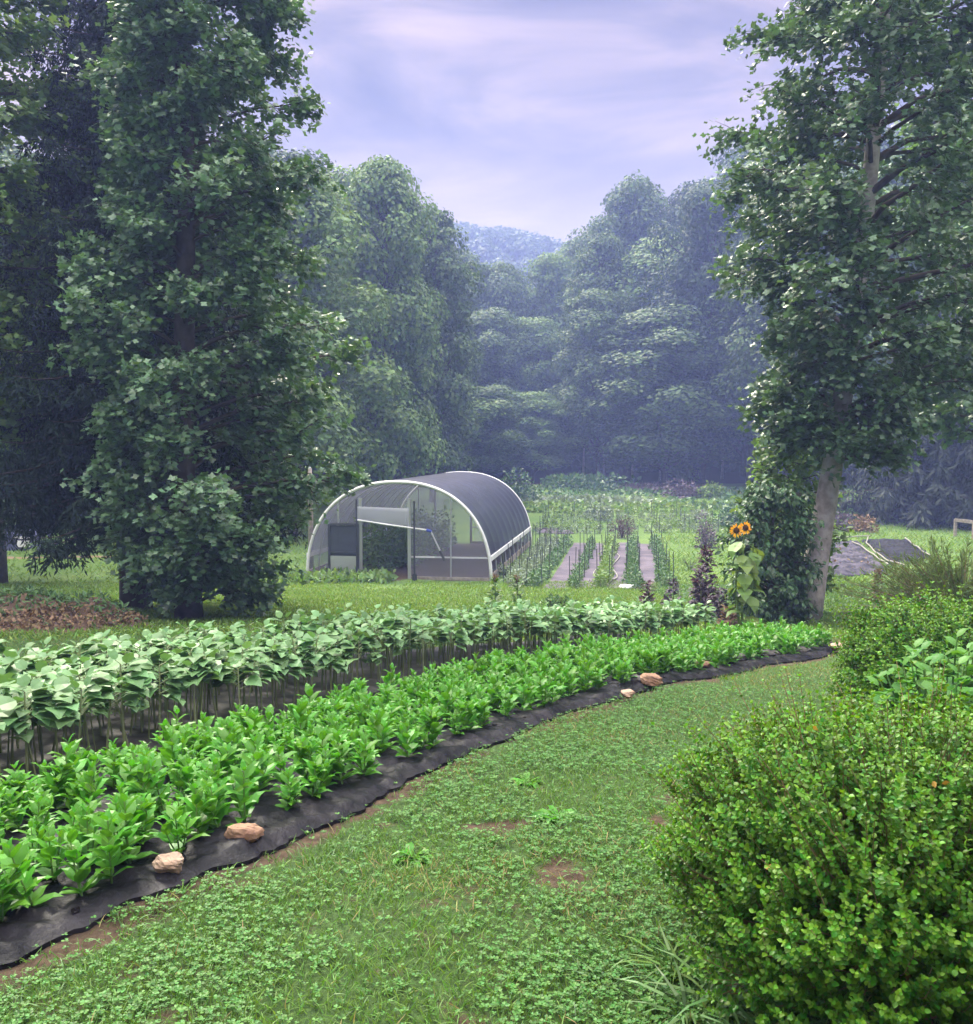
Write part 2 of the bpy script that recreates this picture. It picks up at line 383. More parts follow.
def bed(s, t):
    """s metres along the bed edge, t metres towards the far side"""
    x = np.interp(s, _al, _ex); y = np.interp(s, _al, _ey)
    tx = np.interp(s, _al, _tx / _tn); ty = np.interp(s, _al, _ty / _tn)
    return x - ty * t, y + tx * t
def bed_t(x, y):
    """signed distance of points from the bed edge (positive = on the bed side) and s"""
    x = np.asarray(x); y = np.asarray(y); sh = x.shape; x = x.ravel(); y = y.ravel()
    bx, by, tx, ty, al = _ex[::8], _ey[::8], (_tx / _tn)[::8], (_ty / _tn)[::8], _al[::8]
    best = np.full(len(x), 1e9); T = np.zeros(len(x)); S = np.zeros(len(x))
    for i in range(len(bx)):
        d = (x - bx[i]) ** 2 + (y - by[i]) ** 2; m = d < best
        best[m] = d[m]; T[m] = -(x[m] - bx[i]) * ty[i] + (y[m] - by[i]) * tx[i]; S[m] = al[i]
    r = np.sqrt(best) * np.sign(T)
    return r.reshape(sh), S.reshape(sh)

# tunnel frame
TO = np.array([0.15, 31.2]); TA = nrm(np.array([.155, .988])); TL = np.array([-TA[1], TA[0]])
TW, TLEN, TH = 6.3, 12.0, 3.24
def tun(l, a, h=0.0):
    p = TO + TL * l + TA * a
    return np.array([p[0], p[1], -2.75 + h])

# ------------------------------------------------------------------ ground sheet
def axis(fine0, fine1, step, lo, hi, g=1.18):
    mid = list(np.arange(fine0, fine1 + 1e-6, step)); a = []; s = step; p = fine1
    while p < hi: s *= g; p += s; a.append(p)
    b_ = []; s = step; p = fine0
    while p > lo: s *= g; p -= s; b_.append(p)
    return np.array(b_[::-1] + mid + a)
gxs = axis(-14, 16, .12, -600, 600, 1.15); gys = axis(0, 34, .12, -500, 650, 1.06)
gxs = np.clip(gxs, -600, 600); gys = np.clip(gys, -500, 650); gxs = np.unique(gxs); gys = np.unique(gys)
GX, GY = np.meshgrid(gxs, gys, indexing='ij')
g = MB().grid(np.stack([GX, GY, gz(GX, GY)], -1)).build('ground', M['ground'], smooth=True)
tag(g, kind='structure')
bt, bs = bed_t(GX, GY)
inb = (bs > .01) & (bs < ELEN - .01)
near = np.clip(1.2 - np.hypot(GX, GY) / 26, 0, 1)
soil = np.zeros_like(GX)
soil = np.maximum(soil, np.exp(-((bt + .07) / .12) ** 2) * (.62 + .35 * (vnoise(GX, GY, .8, 3) - .5)) * (np.abs(bs - ELEN / 2) < ELEN / 2 - .05))
soil = np.maximum(soil, .95 * ((bt > 0) & (bt < 3.55) & inb))
lx = (GX - TO[0]) * TL[0] + (GY - TO[1]) * TL[1]; la = (GX - TO[0]) * TA[0] + (GY - TO[1]) * TA[1]
soil = np.maximum(soil, .9 * ((lx > .1) & (lx < TW - .1) & (la > 0) & (la < TLEN)))
soil = np.maximum(soil, .62 * np.exp(-(((lx - 3.3) / .9) ** 2)) * np.exp(-np.clip(-la, 0, 9) ** 2 / 3) * (la < 0.5))
soil = np.maximum(soil, .40 - .02 * np.hypot(GX, GY) + .2 * (vnoise(GX, GY, .5, 9) - .5) * 1.0) * (np.hypot(GX, GY) < 9) + soil * (np.hypot(GX, GY) >= 9)
soil = np.maximum(soil, .72 * bare(GX, GY) * (GY > 0) * (GY < 13) * (bt < 0))
path = .75 * np.exp(-((GY - (38.5 + .02 * GX)) / .5) ** 2) * (GX < -13) + .5 * np.exp(-((GY - 29) / .8) ** 2) * (GX < -9) * vnoise(GX, GY, 2, 1)
path = np.maximum(path, .7 * np.exp(-((GY - 76 + .1 * GX) / 2.2) ** 2) * (GX > 15))
path = np.maximum(path, .45 * np.exp(-((GY - 62) / 4) ** 2) * (GX > 20) * (.6 + vnoise(GX, GY, 3, 5)))
litter = np.clip((GY - 80 + 3 * vnoise(GX, GY, 6, 2)) / 6, 0, 1) + np.clip((np.abs(GX + 3) - 38) / 8, 0, 1) * (GY > 30)
for nm, a in (('near', near), ('soil', soil), ('path', path), ('litter', np.clip(litter, 0, 1))):
    at = g.data.attributes.new(nm, 'FLOAT', 'POINT'); at.data.foreach_set('value', a.ravel().astype('f4'))

def sheet(fn, nu, nv, name, m, off=.02, parent=None, rumple=.0, seed=1, wr=0.0):
    """fn(u,v)->x,y on unit square; laid on the ground"""
    U, V = np.meshgrid(np.linspace(0, 1, nu), np.linspace(0, 1, nv), indexing='ij')
    X, Y = fn(U, V)
    Z = gz(X, Y) + off + rumple * (vnoise(X, Y, .35, seed) * .6 + vnoise(X + .4 * Y, Y, .12, seed + 1) * .4) * np.clip(np.minimum.reduce([U, 1 - U, V, 1 - V]) * 25, 0, 1)
    if wr: Z = Z + wr * (np.abs(vnoise(U * 60 + V * 5, V * 5, .7, seed + 3) - .5) + .6 * np.abs(vnoise(U * 160 - V * 8, V * 9 + U * 20, .6, seed + 4) - .5)) * np.clip(np.minimum(V, 1 - V) * 20, 0, 1)
    mb = MB(); P = np.stack([X, Y, Z], -1); mb.grid(P)
    # turned-down rim so that the sheet has an edge
    ring = np.concatenate([P[:, 0], P[-1, 1:], P[-2::-1, -1], P[0, -2::-1]]); low = ring.copy(); low[:, 2] -= off + .03
    mb.grid(np.stack([ring, low], 1))
    return mb.build(name, m, parent, smooth=True)

# ------------------------------------------------------------------ haze
hz = MB().box((0, 50, 37), (1240, 1240, 82)).build('haze', bpy.data.materials.new('haze'))
# box spans the whole ground sheet, from below its lowest point to above the ridge
hm = hz.data.materials[0]; hm.use_nodes = True; N = hm.node_tree.nodes; N.clear()
ho = N.new('ShaderNodeOutputMaterial'); hv = N.new('ShaderNodeVolumePrincipled')
hv.inputs['Density'].default_value = .0020; hv.inputs['Color'].default_value = (.33, .41, .93, 1); hv.inputs['Absorption Color'].default_value = (1, 1, 1, 1); hv.inputs['Anisotropy'].default_value = .25
hm.node_tree.links.new(hv.outputs[0], ho.inputs['Volume'])
tag(hz, kind='stuff')

# ------------------------------------------------------------------ wooded ridge behind
def ridge_z(x, y):
    top = 61.5 - .0011 * (x + 13) ** 2 - .055 * (x + 13) + 4 * (vnoise(x, 0 * x, 26, 4) - .5)
    f = np.clip((y - 160) / 130, 0, 1); f = f * f * (3 - 2 * f); bk = np.clip((y - 305) / 150, 0, 1)
    return gz(x, y) * (1 - f) + f * top - 30 * bk - 3
RX, RY = np.meshgrid(np.linspace(-190, 210, 90), np.concatenate([np.linspace(150, 305, 50), np.linspace(312, 450, 10)]), indexing='ij')
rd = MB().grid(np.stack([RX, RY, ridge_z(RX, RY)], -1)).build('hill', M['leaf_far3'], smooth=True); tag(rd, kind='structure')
r = np.random.default_rng(5); mb = MB(); n = 1500
cx = r.uniform(-110, 130, n); cyy = 310 - 140 * r.random(n) ** 1.6; cz = ridge_z(cx, cyy)
for i in range(n):
    k = 120; d = nrm(r.normal(size=(k, 3))); d[:, 2] = np.abs(d[:, 2]) * .9 + .05
    R_ = r.uniform(2.4, 4.2); P = np.array([cx[i], cyy[i], cz[i] + 2]) + d * R_ * np.array([1, 1, 1.3]) * r.uniform(.7, 1.05, (k, 1))
    nn = nrm(d + r.normal(0, .4, (k, 3))); yy = np.cross(nn, r.normal(size=(k, 3)))
    scatter(mb, leafS(.5), P, basis(yy, nn), r.uniform(.75, 1.35, k))
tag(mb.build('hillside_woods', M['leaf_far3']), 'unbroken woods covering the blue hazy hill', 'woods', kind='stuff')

# ------------------------------------------------------------------ far broadleaf trees
def far_proto(seed, leafm, H=20., Rr=5., zb=.22, npuff=150, per=300, ls=.29, shape=1.0):
    r = np.random.default_rng(seed); mb = MB(); tb = MB()
    lean = r.normal(0, .3, 2)
    pz = np.linspace(0, H * .82, 7); tp = np.stack([lean[0] * pz / H * 2 + .15 * np.sin(pz), lean[1] * pz / H * 2, pz], -1)
    tb.tube(tp, np.linspace(.22, .06, 7), 7)
    for i in range(npuff):
        f = (i + .5) / npuff; z = H * (zb + (1 - zb) * f)
        h = (z / H - zb) / (1 - zb)
        env = Rr * max(.08, 1 - abs((h ** shape - .38) / .64) ** 2.6) ** .6 * r.uniform(.62, 1.18)
        a = r.uniform(0, 6.28); rr = env * (r.random() ** .35)
        pr = (.75 + 1.15 * r.random() ** 1.6) * Rr / 5
        c = np.array([rr * .86 * math.cos(a), rr * .86 * math.sin(a), min(z + r.normal(0, .5), H - pr * .7)])
        k = int(per * pr ** 2 / 1.8)
        d = nrm(r.normal(size=(k, 3))); d[:, 2] = np.where((d[:, 2] < -.2) & (r.random(k) < .4), -d[:, 2], d[:, 2])
        P = c + d * pr * np.array([1.1, 1.1, .95]) * (r.random((k, 1)) ** .3)
        out = nrm(np.array([c[0], c[1], 0]) + 1e-6)
        nn = nrm(d * 1.1 + np.array([0, 0, .45]) + out * .3 + r.normal(0, .5, (k, 3)))
        scatter(mb, leafS(.42), P, basis(np.cross(nn, r.normal(size=(k, 3))), nn), r.uniform(.6, 1.25, k) * ls)
        if i % 4 == 0:
            z0 = max(1.5, c[2] - rr * .6 - 1); z0 = min(z0, H * .8)
            p0 = np.array([np.interp(z0, pz, tp[:, 0]), np.interp(z0, pz, tp[:, 1]), z0]); mid = (p0 + c) / 2 + [0, 0, .5]
            tb.tube([p0, mid, c], [.1, .07, .03], 4)
    return tb.mesh('trunk', M['bark_dark']), mb.mesh('crown', leafm)
PROTO = [far_proto(11, M['leaf_far']), far_proto(12, M['leaf_far2'], shape=.8), far_proto(13, M['leaf_far3'], zb=.16), far_proto(14, M['leaf_far'], Rr=4.2, shape=1.25, zb=.15),
         far_proto(15, M['leaf_far2'], Rr=4.6, zb=.12, npuff=165), far_proto(16, M['leaf_far'], Rr=5.6, zb=.14, npuff=165)]
def far_tree(x, y, h, w, k, rz, label, group, name='forest_tree', cat='tree'):
    o = empty(name, (x, y, float(gz(x, y)) - .1), label, cat, group, rz)
    share('trunk', PROTO[k][0], o); share('crown', PROTO[k][1], o)
    o.scale = (w / 5, w / 5, h / 20)
    return o
SKY = np.array([[-300, 150], [250, 150], [330, 190], [400, 215], [430, 222], [455, 262], [500, 268], [545, 266], [570, 225], [592, 190], [616, 178], [640, 196], [660, 208], [690, 190], [720, 165], [760, 140], [900, 130], [1300, 150]])
def top_z(px, d, low=0): return EYE + (447 - np.interp(px, SKY[:, 0], SKY[:, 1]) - low) / 955 * d
ORD = ['first', 'second', 'third', 'fourth', 'fifth', 'sixth', 'seventh', 'eighth', 'ninth', 'tenth', 'eleventh', 'twelfth', 'thirteenth', 'fourteenth', 'fifteenth', 'sixteenth', 'seventeenth', 'eighteenth', 'nineteenth', 'twentieth', 'twenty-first', 'twenty-second', 'twenty-third', 'twenty-fourth', 'twenty-fifth', 'twenty-sixth', 'twenty-seventh', 'twenty-eighth']
r = np.random.default_rng(21)
look = {0: 'mid green', 1: 'pale green', 2: 'dark green', 3: 'narrow green', 4: 'light slender', 5: 'broad green'}
for rank, (d, low, step, word, x0, x1) in enumerate(((86, 105, 5.6, 'front', -45, 50), (95, 48, 6.2, 'middle', -50, 58), (106, 0, 6.6, 'rear', -38, 66))):
    for i, x in enumerate(np.arange(x0, x1, step)):
        x = x + r.uniform(-1.2, 1.2); y = d + r.uniform(-2.5, 2.5) + abs(x) * -.06
        px = 486 + x / y * 955
        zt = float(top_z(px, y, low + r.uniform(-8, 22)))
        hh = zt - float(gz(x, y)); k = int(r.integers(0, 6))
        far_tree(x, y, hh, (r.uniform(5.6, 7.2) if abs(px - 540) > 60 else 4.6) * (1 if rank else .95), k, r.uniform(0, 6.28),
                 f'{look[k]} tree, {ORD[i]} from the left in the {word} rank of the far forest', f'{word} rank of the far forest')
# nearer trees left of the gap, behind the tunnel and the big spruce
LT = [(-9.5, 47, 17.5, 4.8, 1, 'pale green tree rising right behind the left side of the plastic tunnel'),
      (-6.2, 56, 20.5, 4.0, 4, 'tall pale tree with a twiggy top behind the tunnel'),
      (-13.5, 50, 19, 5.0, 0, 'green tree showing just right of the big lobed-leaf tree'),
      (-3.8, 66, 20, 4.2, 3, 'slim darker tree left of the gap that shows the blue hill'),
      (-8.2, 63, 21.5, 4.6, 1, 'pale tree behind the twiggy-topped tree'),
      (-6.6, 76, 21.5, 4.2, 0, 'green tree at the left side of the hill gap, behind the slim dark tree'),
      (-19, 52, 19, 5.6, 2, 'dark tree behind the spruce, over the covered stack'),
      (-26, 50, 20, 5.6, 5, 'broad tree beyond the spruce at the left edge'),
      (-14, 64, 23, 5.4, 2, 'dark tree filling in behind the pale ones'),
      (-24, 64, 23, 5.8, 3, 'dark tall tree deep behind the spruce'),
      (-35, 58, 22, 6, 2, 'dark broad tree at the far left behind the dirt path')]
for (x, y, h, w, k, lab) in LT:
    far_tree(x, y, h, w, k, x * 1.7, lab, 'trees behind the tunnel and the spruce', 'broadleaf_tree')
RT = [(24, 76, 25, 5.6, 0, 'broad green tree seen behind the leaning tree trunk'),
      (31, 72, 25, 5.6, 1, 'pale green tree above the dark hemlock'),
      (38, 66, 24, 6, 5, 'broad tree behind the hemlock at the right edge'),
      (19, 84, 25, 5.2, 2, 'dark tree just left of the leaning tree trunk'),
      (46, 62, 23, 6, 4, 'light tree beyond the wooden rail fence')]
for (x, y, h, w, k, lab) in RT:
    far_tree(x, y, h, w, k, x * 1.3, lab, 'trees behind the leaning tree', 'broadleaf_tree')
r = np.random.default_rng(22)
for rank, (d, low, step, word, x0, x1) in enumerate(((118, 20, 8, 'second rearmost', -46, 72), (131, 30, 9, 'rearmost', -50, 80))):
    for i, x in enumerate(np.arange(x0, x1, step)):
        x = x + r.uniform(-1.5, 1.5); y = d + r.uniform(-2.5, 2.5); px = 486 + x / y * 955
        zt = float(top_z(px, y, low + r.uniform(0, 25)))
        far_tree(x, y, zt - float(gz(x, y)), 7.2, (2, 4, 5)[i % 3], r.uniform(0, 6.28), f'shadowed tree, {ORD[i]} from the left in the {word} rank of the far forest', f'{word} rank of the far forest')
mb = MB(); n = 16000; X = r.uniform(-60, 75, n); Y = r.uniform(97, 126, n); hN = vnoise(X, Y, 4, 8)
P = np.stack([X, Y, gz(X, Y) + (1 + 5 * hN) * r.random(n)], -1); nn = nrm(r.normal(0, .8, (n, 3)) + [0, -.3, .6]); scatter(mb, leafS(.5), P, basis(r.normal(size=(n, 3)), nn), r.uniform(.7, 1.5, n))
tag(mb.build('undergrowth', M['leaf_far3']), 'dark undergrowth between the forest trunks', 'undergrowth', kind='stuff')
# bare pale stems at the forest edge
r = np.random.default_rng(31)
for i, px in enumerate((583, 597, 604, 632, 702, 722, 660)):
    y = 86 + r.uniform(0, 4); x = (px - 486.5) / 955 * y; z = float(gz(x, y)); hgt = r.uniform(5, 7.5); ln = r.uniform(-.4, .4)
    o = empty('slender_tree', (x, y, z - .1), f'slender pale trunk, {ORD[i]} of the thin stems standing at the dark forest edge', 'tree', 'thin stems at the forest edge')
    MB().tube([(0, 0, 0), (ln * .3, 0, hgt * .4), (ln, 0, hgt)], [.13, .1, .05], 6).build('trunk', M['bark'], o)
    c = MB(); k = 160; P = np.array([ln, 0, hgt]) + r.normal(0, .7, (k, 3)); nn = nrm(r.normal(size=(k, 3)) + [0, 0, 1.2])
    scatter(c, leafS(.4), P, basis(np.cross(nn, r.normal(size=(k, 3))), nn), r.uniform(.2, .4, k)); c.build('crown', M['leaf_far'], o)

# ------------------------------------------------------------------ near broadleaf trees grown branch by branch
def grow(name, loc, trunk, trad, env, z0, z1, nb, ntw, nl, ls, leafm, barkm, seed, label, group=None, cat='tree', T=None, rise=.35, side=None, tw=(.35, .8), nsides=12, droop=.25, part='crown'):
    r = np.random.default_rng(seed); root = empty(name, loc, label, cat, group)
    trunk = np.asarray(trunk, float); tz = trunk[:, 2]
    tb = MB(); tt = np.linspace(0, 1, 24); zz = tz[0] + (tz[-1] - tz[0]) * tt
    ax = lambda z: np.array([np.interp(z, tz, trunk[:, 0]), np.interp(z, tz, trunk[:, 1]), z])
    rad = lambda z: float(np.interp(z, np.linspace(tz[0], tz[-1], len(trad)), trad))
    tb.tube([ax(z) for z in zz], [rad(z) for z in zz], nsides)
    lb = MB(); LP, LD, LN = [], [], []
    for i in range(nb):
        f = (i + r.random()) / nb; z = z0 + (z1 - z0) * f; a = i * 2.39996 + r.normal(0, .35)
        Lb = env(f, a) * r.uniform(.62, 1.16)
        if Lb < .15: continue
        zs = max(z - rise * Lb, .15 * z + .2, tz[0]); zs = min(zs, tz[-1]); p0 = ax(zs); dirv = np.array([math.cos(a), math.sin(a), 0])
        q = np.linspace(0, 1, 6)[:, None]
        path = p0 + dirv * Lb * q + np.array([0, 0, 1.]) * ((z - zs) * q ** .7 - droop * Lb * .35 * q ** 2.2) + r.normal(0, .035 * Lb, (6, 3)) * q
        br = min(rad(zs) * .45, .02 + .014 * Lb)
        tb.tube(path, np.linspace(br, .006, 6), 5, m=1, cap=False)
        for j in range(ntw):
            t_ = r.uniform(.25, 1.0) ** .7; p = np.array([np.interp(t_, q[:, 0], path[:, k]) for k in range(3)])
            d = nrm(dirv * r.uniform(.1, 1) + r.normal(0, .6, 3) * [1, 1, .55]); l = r.uniform(*tw) * (1.1 - .4 * t_)
            e = p + d * l + [0, 0, -.12 * l]
            tb.tube([p, (p + e) / 2 + [0, 0, .05 * l], e], [.009, .006, .003], 3, m=1, cap=False)
            u_ = r.uniform(.25, 1.1, nl)[:, None]
            pos = p + (e - p) * u_ + r.normal(0, .05 + .06 * l, (nl, 3))
            LP.append(pos); LD.append(nrm(d + r.normal(0, .8, (nl, 3)) + [0, 0, -droop])); LN.append(nrm(np.array([0, 0, 1.]) + .35 * dirv + r.normal(0, .42, (nl, 3))))
    LP = np.concatenate(LP); LD = np.concatenate(LD); LN = np.concatenate(LN)
    scatter(lb, T or leafL(), LP, basis(LD, LN), r.uniform(.65, 1.15, len(LP)) * ls)
    tb.build('trunk', [barkm, M['bark_dark']], root, smooth=True); lb.build(part, leafm, root)
    return root

# the leaning tree on the right
def envR(f, a): return (1.75 + .95 * math.sin(math.pi * min(1, f * 1.15)) ** .7) * (1 - .75 * max(0, f - .75) * 3.2) * (1 + .2 * math.cos(a)) * (.5 + .5 * min(1, f * 4))
grow('leaning_tree', (5.5, 16.3, float(gz(5.5, 16.3)) - .08), [(0, 0, 0), (.15, 0, 1.1), (.42, 0, 2.9), (.62, 0, 4.6), (.9, .1, 7), (1.15, .2, 10), (1.3, .2, 14.2)],
     [.26, .185, .165, .15, .135, .115, .09, .06, .03], envR, 3.1, 14.6, 135, 24, 20, .102, M['leaf_tulip'], M['bark'], 3,
     'tall leafy tree with a bare leaning grey trunk, standing past the end of the bed', rise=.3)
# the large lobed-leaf tree on the left
def envL(f, a): return float(np.interp(f, [0, .08, .2, .45, .7, .9, 1], [.85, 1.7, 2.3, 2.0, 1.5, .95, .3])) * (1 + .1 * math.sin(3 * a)) * (1 + .34 * math.cos(a))
grow('tulip_tree', (-5.35, 17.0, float(gz(-5.35, 17)) - .08), [(0, 0, 0), (-.05, 0, 3), (.1, .1, 8), (0, 0, 15)],
     [.26, .2, .17, .14, .1, .05], envL, .7, 15.4, 165, 25, 25, .108, M['leaf_maple'], M['bark_dark'], 4,
     'large bushy tree with lobed leaves, branching to the lawn in front of the spruce', rise=.35)
# pale trees by the left edge and the tree hanging in from the right edge
def envO(f, a): return 2.9 * math.sin(math.pi * (.12 + .8 * f)) ** .7
grow('maple_tree', (-10.4, 18.3, float(gz(-10.4, 18.3)) - .08), [(0, 0, 0), (.3, 0, 6), (0, 0, 15)], [.3, .24, .16, .06], envO, 3.6, 15.5, 120, 24, 18, .125, M['leaf_light'], M['bark_dark'], 5,
     'pale green leafy tree hanging in at the upper left corner beside the spruce', rise=.3)
def envQ(f, a): return 3.7 * math.sin(math.pi * (.15 + .78 * f)) ** .7
grow('oak_tree', (13.2, 24.5, float(gz(13.2, 24.5)) - .08), [(0, 0, 0), (.2, 0, 5), (0, 0, 13)], [.26, .2, .14, .05], envQ, 4.6, 14.5, 90, 20, 14, .18, M['leaf_maple'], M['bark_dark'], 6,
     'leafy tree behind the leaning tree, its branches entering from the right edge', rise=.3)
# dense shrub against the trunk
def envC(f, a): return .72 * math.sin(math.pi * (.2 + .68 * f)) ** .6
grow('laurel_shrub', (4.72, 15.75, float(gz(4.72, 15.75)) - .03), [(0, 0, 0), (.05, 0, 1), (0, 0, 2.2)], [.05, .04, .02, .01], envC, .35, 2.5, 60, 12, 9, .12, M['bluegreen'], M['bark_dark'], 8,
     'dense dark green shrub pressed against the leaning trunk', cat='shrub', T=leafT(.26, .05, .2), rise=.5, tw=(.12, .3), droop=.9, nsides=6, part='foliage')
grow('young_tree', (5.75, 18.2, float(gz(5.75, 18.2)) - .03), [(0, 0, 0), (.05, 0, 1), (0, 0, 2.8)], [.05, .04, .02, .01], lambda f, a: .9 * math.sin(math.pi * (.2 + .7 * f)) ** .6, .6, 3.6, 55, 10, 8, .13, M['leaf_light'], M['bark_dark'], 9,
     'light green sapling behind the dark shrub, touching the lowest branches', cat='tree', T=leafT(.36, .05, .15), rise=.4, tw=(.15, .4), nsides=6)

# ------------------------------------------------------------------ conifers
def conifer(name, loc, H, R0, leafm, seed, label, nb=330, per=20, blets=9, lb_len=.5, zlow=.4, tip=.9, nsz=.14):
    r = np.random.default_rng(seed); root = empty(name, loc, label, 'tree', None); tb = MB(); nb_ = MB()
    tb.tube([(0, 0, z) for z in np.linspace(0, H, 12)], np.linspace(.34, .03, 12), 10)
    P, D, U, S = [], [], [], []
    for i in range(nb):
        f = ((i + r.random()) / nb) ** 1.15; z = zlow + (H - zlow) * f; a = i * 2.39996 + r.normal(0, .2)
        Lb = (R0 * (1 - f) ** tip + .25) * r.uniform(.7, 1.1); dv = np.array([math.cos(a), math.sin(a), 0]); sd = np.array([-dv[1], dv[0], 0])
        q = np.linspace(0, 1, 7)
        path = np.array([0, 0, z]) + dv * Lb * q[:, None] + np.array([0, 0, 1.]) * (-.42 * Lb * q ** 1.2 + .22 * Lb * q ** 3)[:, None]
        path[:, 2] = np.maximum(path[:, 2], .12)
        tb.tube(path, np.linspace(.012 + .012 * Lb, .004, 7), 4, cap=False)
        n = int(per * (.35 + Lb / R0))
        for s_ in np.linspace(.2, 1, n):
            p = np.array([np.interp(s_, q, path[:, k]) for k in range(3)])
            for sg in (-1, 1):
                ll = lb_len * r.uniform(.6, 1.2) * (1.15 - .5 * s_); d = nrm(sd * sg * r.uniform(.25, .7) + dv * .3 + np.array([0, 0, -r.uniform(.5, 1.5)]))
                k = blets; w = np.linspace(.05, 1, k)[:, None]
                P.append(p + d * ll * w); D.append(nrm(d + r.normal(0, .55, (k, 3)))); U.append(nrm(dv * .6 + r.normal(0, .6, (k, 3)) + [0, 0, .6]))
                S.append(r.uniform(.7, 1.3, k) * nsz)
    P = np.concatenate(P); P[:, 2] = np.maximum(P[:, 2], .05)
    scatter(nb_, leafS(.14, .02, .02), P, basis(np.concatenate(D), np.concatenate(U)), np.concatenate(S))
    tb.build('trunk', M['bark_dark'], root, smooth=True); nb_.build('needles', leafm, root)
    return root
conifer('spruce_tree', (-7.4, 20.0, float(gz(-7.4, 20.0)) - .1), 16, 3.7, M['needle'], 41, 'tall dark spruce with drooping branches behind the lobed-leaf tree', nb=360, per=20, blets=14, lb_len=.7, zlow=2.5, nsz=.13)
conifer('spruce_tree', (-15.5, 30.0, float(gz(-15.5, 30.0)) - .1), 13, 4.4, M['needle'], 42, 'second dark spruce further back, beside the dirt path', nb=240, per=14, blets=9, lb_len=.8, zlow=3.6, nsz=.2)
conifer('hemlock_tree', (25.8, 54.5, float(gz(25.8, 54.5)) - .1), 12.5, 5.2, M['needle_far'], 43, 'dark drooping hemlock on the grass left of the rail fence', nb=200, per=12, blets=6, lb_len=1.4, zlow=1.6, tip=.55, nsz=.5)
conifer('hemlock_tree', (33.0, 57, float(gz(33, 57)) - .1), 13.5, 5.6, M['needle_far'], 44, 'dark drooping hemlock standing behind the rail fence', nb=200, per=12, blets=6, lb_len=1.4, zlow=1.6, tip=.6, nsz=.5)

# ------------------------------------------------------------------ plastic tunnel (hoop house)
def tunpt(l, a, h): return TL3 * l + TA3 * a + np.array([0, 0, h])
TL3 = np.array([TL[0], TL[1], 0]); TA3 = np.array([TA[0], TA[1], 0])
hh = empty('hoop_house', tun(0, 0, 0), 'plastic covered hoop house with dark shade cloth over its roof', 'greenhouse')
def arch(n=40, h0=0., W=TW, Hh=TH, exp=2.25, ex=0.0):
    th = np.linspace(0, math.pi, n); c, s_ = np.cos(th), np.sin(th)
    l = W / 2 - (W / 2 + ex) * np.sign(c) * np.abs(c) ** (2 / exp); h = (Hh + ex) * np.abs(s_) ** (2 / exp)
    k = h >= h0 - 1e-6
    return l[k], h[k]
la_, ha_ = arch(49)
for i in range(11):
    a = TLEN * i / 10; end = i in (0, 10)
    P = np.array([tunpt(l, a, h) for l, h in zip(la_, ha_)])
    MB().tube(P, .055 if end else .026, 8).build('end_hoop' if end else 'hoop', M['white'] if end else M['galv'], hh, smooth=True)
def skin(name, m, h0, a0, a1, ex, n=60, na=60, sag=0.0, lmax=None, lmin=None):
    l, h = arch(n, h0, ex=ex)
    if lmax is not None: k = l <= lmax; l, h = l[k], h[k]
    if lmin is not None: k = l >= lmin; l, h = l[k], h[k]
    A = np.linspace(a0, a1, na); P = np.zeros((len(l), na, 3))
    cx_, cz_ = TW / 2, 0.6
    for j, a in enumerate(A):
        sg = sag * abs(math.sin(math.pi * a / (TLEN / 10)))
        for i in range(len(l)):
            d = nrm(np.array([l[i] - cx_, h[i] - cz_])); P[i, j] = tunpt(l[i] - d[0] * sg, a, h[i] - d[1] * sg)
    mb = MB().grid(P)
    o = mb.build(name, m, hh, smooth=True); so = o.modifiers.new('thick', 'SOLIDIFY'); so.thickness = .006
    if 'cloth' in name: o.modifiers.clear()
    return o
_st = M['shade'].node_tree; _tp = _st.nodes.new('ShaderNodeBsdfTransparent'); _mx = _st.nodes.new('ShaderNodeMixShader'); _mx.inputs[0].default_value = .8
_st.links.new(_tp.outputs[0], _mx.inputs[1]); _st.links.new(_st.nodes['Principled BSDF'].outputs[0], _mx.inputs[2]); _st.links.new(_mx.outputs[0], _st.nodes['Material Output'].inputs[0])   # open weave
# clear film seen at the rear-left and front strip, shade cloth over the roof down to the hip boards
skin('shade_cloth', M['shade'], .74, .12, TLEN - .12, .045, sag=.035, na=121)
skin('roof_film', M['film'], .74, .06, TLEN - .06, .03, sag=.03, na=81).modifiers.clear()
for side, l0 in (('near', 0), ('far', TW)):
    sl, sh = arch(60, 0); k = np.argmin(np.abs(sh - .74) + (0 if l0 == 0 else 0) + 10 * ((sl > TW / 2) != (l0 > 0)))
    lb = sl[k] + (-.06 if l0 == 0 else .06)
    MB().box(tunpt(lb, TLEN / 2, .74), (.05, TLEN, .16), ux=TL3, uy=TA3).build('hip_board', M['white'], hh)
    MB().box(tunpt(l0, TLEN / 2, .11), (.05, TLEN, .22), ux=TL3, uy=TA3).build('base_board', M['wood'], hh)
    net = MB().grid(np.array([[tunpt(l0 + (lb - l0) * v, a, .2 + .48 * v) for v in (0, .5, 1)] for a in np.linspace(.05, TLEN - .05, 25)]))
    net.build('side_netting', M['shadenet'] if 'shadenet' in M else mat('side_netting', (.03, .03, .04), .8, .2, 0, 0, alpha=.6), hh)
